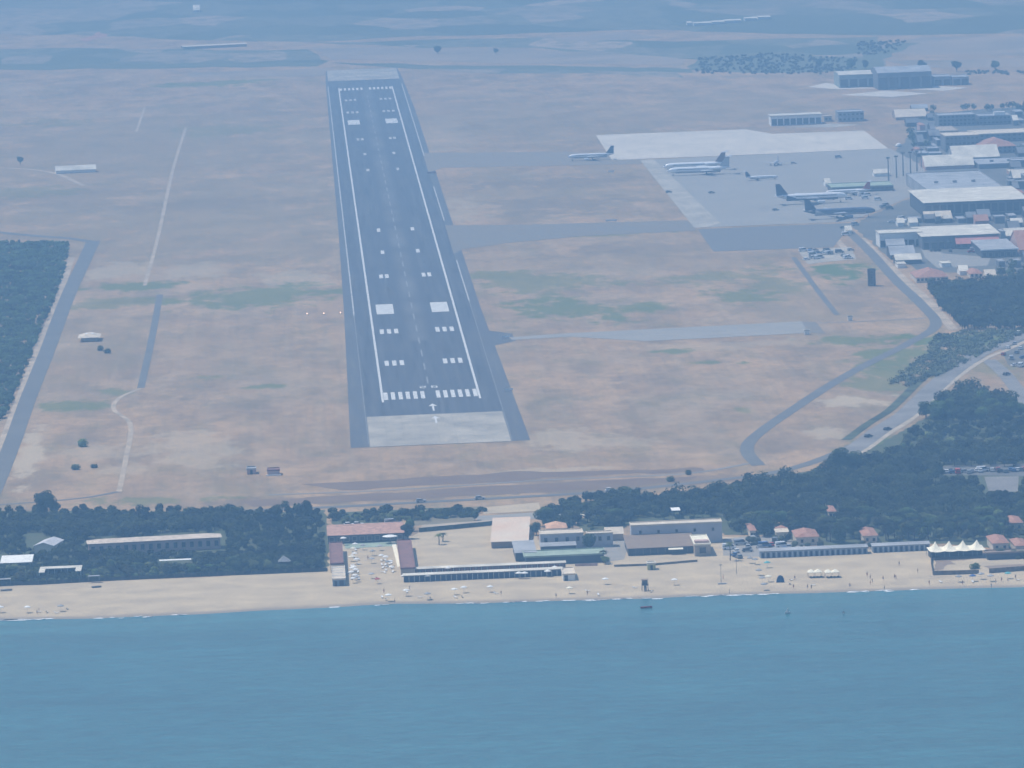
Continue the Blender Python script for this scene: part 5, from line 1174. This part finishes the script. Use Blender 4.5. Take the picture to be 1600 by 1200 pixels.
for (u, v, kd, s, lb) in ((70, 806, 'oak', 1.05, 'large dark tree rising alone behind the grey roofed house'), (85, 806, 'broad', .8, 'smaller tree beside the large dark tree'), (128, 698, 'shrub', 1.7, 'dark round bush alone in the dry grass near the dirt track'),
    (430, 818, 'broad', 1.1, 'dark tree with narrow gap beside it near the coast road'), (478, 815, 'oak', .75, 'broad dark tree by the coast road near the bathing house'), (852, 822, 'oak', .75, 'round dark tree behind the orange canvas hall'), (838, 836, 'broad', .8, 'bushy tree touching the orange canvas hall'),
    (742, 813, 'broad', .65, 'small round tree beside the paved lot'), (922, 860, 'broad', .95, 'bushy tree in front of the pale grey annex'), (637, 842, 'broad', 1.0, 'dark tree at the corner of the bathing house'), (640, 830, 'broad', .8, 'dark tree behind the corner of the bathing house'),
    (1318, 742, 'oak', 1.15, 'huge dark tree at the bend of the wide pale road'), (1335, 738, 'oak', .8, 'dark tree beside the huge tree at the road bend'), (1300, 740, 'oak', .8, 'dark tree on the field side of the huge tree'), (976, 782, 'broad', 1.0, 'dark round tree beside the coast road at the wood edge'), (1048, 752, 'shrub', 1.3, 'green bush at the edge of the dry field by the coast road'), (1076, 742, 'shrub', 1.1, 'round bush in the dry field near the coast road'),
    (1524, 889, 'shrub', 1.3, 'small dark bushy tree on the beach bar deck'), (1560, 806, 'pine', 1.2, 'tall pine above the other trees of the coastal wood'), (560, 811, 'shrub', 1.1, 'roadside shrub behind the bathing house cars'), (600, 810, 'shrub', 1.3, 'larger roadside shrub behind the bathing house cars'), (660, 808, 'broad', .4, 'small tree by the coast road above the sand lot'), (690, 806, 'broad', .42, 'second small tree by the coast road above the sand lot'),
    (946, 882, 'broad', .5, 'small dark tree at the end of the beach restaurant'), (668, 814, 'broad', .4, 'dark small tree behind the sand lot path'), (1331, 108, 'oak', 1.0, 'lone tall dark tree beyond the far hangar'), (1280, 106, 'broad', 1.2, 'small far tree left of the lone tall one'), (1352, 108, 'broad', 1.0, 'low far tree beside the lone tall one'),
    (1440, 110, 'oak', .9, 'round far tree over the hangar roof'), (1495, 112, 'broad', 1.4, 'round far tree over the low annex'), (1555, 111, 'broad', 1.4, 'round far tree past the end of the hangar row'), (684, 84, 'broad', 1.3, 'dark bush in the pale stubble field'), (775, 85, 'broad', .9, 'smaller bush in the pale stubble field'),
    (32, 258, 'broad', .9, 'dark bush by the track near the long bright shed'), (157, 548, 'shrub', 1.3, 'small bush in the grass below the low white hut'), (167, 552, 'shrub', 1.4, 'second small bush in the grass below the low white hut'), (118, 734, 'shrub', 1.3, 'low bush on the sandy ground near the dirt track'), (148, 731, 'shrub', 1.0, 'tiny bush on the sandy ground near the dirt track')):
    put_tree(kd, g(u, v), s, lb, None, rnd)
for o in list(bpy.data.objects):
    if 'group' in o and o['group'] is None: del o['group']
for (a, vk, b, vt) in PROT[:8]:      # gardens close round the small houses
    for k in range(5):
        u = a-3+(b-a+6)*k/4; put_tree('shrub' if k % 2 else 'olive', g(u, vt+14+rnd.uniform(-1, 3)), rnd.uniform(.55, .75), 'small garden bush in front of a red roofed house in the wood', 'garden bushes of the red roofed houses', rnd)
# roadside shrubs behind the bathing house
plant([(515,806),(640,801),(760,797),(750,808),(640,814),(520,820)], 3.8, [('shrub', 6), ('olive', 1)], {'shrub': 'green shrub in the hedge between coast road and bathing house', 'olive': 'olive tree in the hedge between coast road and bathing house'}, 'hedge by the coast road', 12, 40, .6, 1.0, rest_coast)
# palms
def palm(u, v, h, label):
    t = thing('palm_tree', label, 'palm', g(u, v)); MB().tube([(0, 0, 0), (.1, 0, h*.5), (0, 0, h)], [.22, .17, .14], 7).build('trunk', M_bark, t)
    rnd = random.Random(int(u)); mb = MB()
    for i in range(22):
        a = 6.283*i/22+rnd.uniform(-.1, .1); el = rnd.uniform(.1, .9); L_ = rnd.uniform(1.7, 2.3); d = Vector((math.cos(a), math.sin(a), 0)); n_ = Vector((-d.y, d.x, 0)); prev = None
        for k in range(6):
            f = k/5; p = Vector((0, 0, h))+d*L_*f+Vector((0, 0, math.sin(el)*L_*f-1.5*f*f)); w_ = .28*math.sin(math.pi*(.15+.85*f))+.02
            if prev: mb.quad(prev[0]-n_*prev[1], prev[0]+n_*prev[1], p+n_*w_, p-n_*w_)
            prev = (p, w_)
    mb.build('crown', F_mid, t)
palm(686, 851, 3.8, 'small palm alone in the open sand lot'); palm(692, 846, 3, 'second smaller palm in the open sand lot'); palm(1141, 876, 6.5, 'tall palm beside the parked cars near the pale beach building'); palm(943, 880, 4.5, 'palm at the corner of the beach restaurant')

# the masses: the rest of the woods, one object each
def mass(name, label, items, fm, seed, leaf=90, size=1.5, zscale=1):
    rnd = random.Random(seed); mb = MB()
    for (q, kd, s) in items:
        K = KIND[kd][0]; h = K['h']*s*zscale; r = K['r']*s; n = leaf
        bl = [(q.x+rnd.uniform(-.4, .4)*r, q.y+rnd.uniform(-.4, .4)*r, h*rnd.uniform(.5, .72), r*rnd.uniform(.6, .8), .55*h/(2*r)+.25) for _ in range(3)]
        c = leaf_cloud(rnd, bl, n, size, .2); mb.add(c.v, c.f)
        mb.tube([(q.x, q.y, 0), (q.x, q.y, h*.55)], [.2, .12], 4, False)
    o = mb.build(name, fm); o['kind'] = 'stuff'; o['label'] = label; o['category'] = 'wood'; return o
def behind(pts, sp, seed, kd, a, b): rest_coast.extend(scatter(pts, sp, seed, kd, a, b))
def scatter(poly, spacing, seed, kd, smin, smax):
    rnd = random.Random(seed); P = [g(*q) for q in poly]; pw = [(p.x, p.y) for p in P]; out = []
    x0 = min(p.x for p in P); x1 = max(p.x for p in P); y0 = min(p.y for p in P); y1 = max(p.y for p in P)
    for _ in range(int((x1-x0)*(y1-y0)/(spacing**2))):
        q = Vector((rnd.uniform(x0, x1), rnd.uniform(y0, y1), 0))
        if inside(q.x, q.y, pw): out.append((q, kd, rnd.uniform(smin, smax)))
    return out
behind([(100,822),(240,812),(365,804),(380,822),(362,842),(352,836),(350,826),(240,836),(130,846),(110,850)], 3.0, 90, 'broad', .5, .8)
behind([(20,815),(100,815),(110,845),(92,845),(60,832),(40,836),(20,850)], 3.0, 91, 'broad', .5, .8)
behind([(45,885),(58,884),(132,884),(140,905),(60,909),(45,905)], 2.2, 92, 'shrub', .6, .9)
behind([(425,862),(470,860),(472,884),(458,888),(430,887)], 2.6, 93, 'shrub', .8, 1.2)
behind([(1135,812),(1180,806),(1290,820),(1300,838),(1240,838),(1200,834),(1150,832)], 3.2, 94, 'broad', .5, .85)
behind([(848,806),(905,796),(908,826),(888,832),(850,828)], 3.6, 96, 'broad', .5, .8)
behind([(642,802),(742,797),(742,808),(642,815)], 4.2, 97, 'shrub', .5, .9)
behind([(870,788),(960,776),(1000,778),(960,800),(880,808)], 4.2, 98, 'broad', .45, .8)
behind([(905,800),(985,785),(1040,790),(1125,790),(1125,806),(1000,806),(975,822),(920,822)], 3.4, 95, 'broad', .5, .9)
mass('coastal_wood', 'denser farther trees of the coastal woods seen as one dark mass', rest_coast, F_dark, 77, 150, 1.15)
mass('dark_grove', 'dark grove of low trees beside the perimeter road', scatter([(-60,383),(108,383),(104,410),(84,470),(40,575),(10,650),(-60,690)], 3.6, 1, 'olive', .55, .8), F_dark, 3, 60, 1.3)
mass('dark_wood', 'dark wood beside the airfield corner', scatter([(1447,452),(1540,446),(1640,436),(1640,518),(1505,517),(1478,492)], 4.0, 2, 'broad', .7, 1.1), F_dark, 4, 80, 1.4)
mass('roadside_scrub', 'green scrub between perimeter road and wide road', scatter([(1462,525),(1500,520),(1640,512),(1600,521),(1540,552),(1470,586),(1420,605),(1390,600),(1440,560)], 3.2, 3, 'shrub', .8, 1.5), mat('scrub_leaf', (.15, .17, .085), .8, .3, .08), 5, 34, .9, .7)
far = []
rnd = random.Random(31)
def hedge(u0, v0, u1, v1, n, wd, s0=.35, s1=.7):
    n = int(n*1.6); wd *= 4
    a, b = g(u0, v0), g(u1, v1)
    for k in range(n):
        f = rnd.random(); f = f if mnoise.noise(Vector((f*9, u0, v0))) > -.1 else rnd.random()*.6
        q = a.lerp(b, f)+Vector((0, 35*mnoise.noise(Vector((f*4, v0, u0))), 0)); far.append((q+Vector((rnd.uniform(-wd, wd), rnd.uniform(-wd, wd)*1.5, 0)), 'broad', rnd.uniform(s0, s1)))
for h_ in ((1520,114,1700,112,40,4),): hedge(*h_)
for q in ([(1085,92),(1200,84),(1340,92),(1335,108),(1090,106)], [(1080,108),(1340,106),(1310,116),(1090,116)], [(1340,66),(1420,64),(1400,82),(1340,88)]):
    far += scatter(q, 9, len(far), 'broad', .3, .65)
mass('far_woods', 'hedgerows and scattered dark trees on the far plain', far, F_far, 6, 12, 2.6, .45)
mass('town_trees', 'dark trees scattered between the airport buildings', [t_ for q in ([(1440,176),(1640,168),(1640,200),(1440,200)], [(1430,420),(1640,415),(1640,450),(1450,452)], [(1420,205),(1480,200),(1480,240),(1430,245)], [(1560,196),(1640,194),(1640,260),(1560,262)]) for t_ in scatter(q, 9, 70, 'broad', .7, 1.2) if not any(b[0]-3 < pj(t_[0])[0] < b[2]+3 and b[1] < pj(t_[0])[1] < b[3]+12 for b in TAKEN if b[3]-b[1] < 60)], F_dark, 7, 60, 1.8)
# ================================================================== haze
HZ_DENS, HZ_COL = 0.000215, (.28, .505, .81)
hm = bpy.data.materials.new('haze'); hm.use_nodes = True; t = hm.node_tree; t.nodes.clear()
pv = t.nodes.new('ShaderNodeVolumePrincipled'); ou = t.nodes.new('ShaderNodeOutputMaterial')
pv.inputs['Color'].default_value = (*HZ_COL, 1); pv.inputs['Absorption Color'].default_value = (0, 0, 0, 1); pv.inputs['Density'].default_value = HZ_DENS; pv.inputs['Anisotropy'].default_value = 0.0
t.links.new(pv.outputs[0], ou.inputs['Volume'])
hz = MB().box(-15400, 15400, -15400, 22400, -3.2, 332).build('haze', hm); hz['kind'] = 'stuff'; hz['label'] = 'pale blue summer haze over sea and plain'; hz['category'] = 'haze'
if __name__ == '__main__' and False:
    for s_ in SIZES: print(s_)
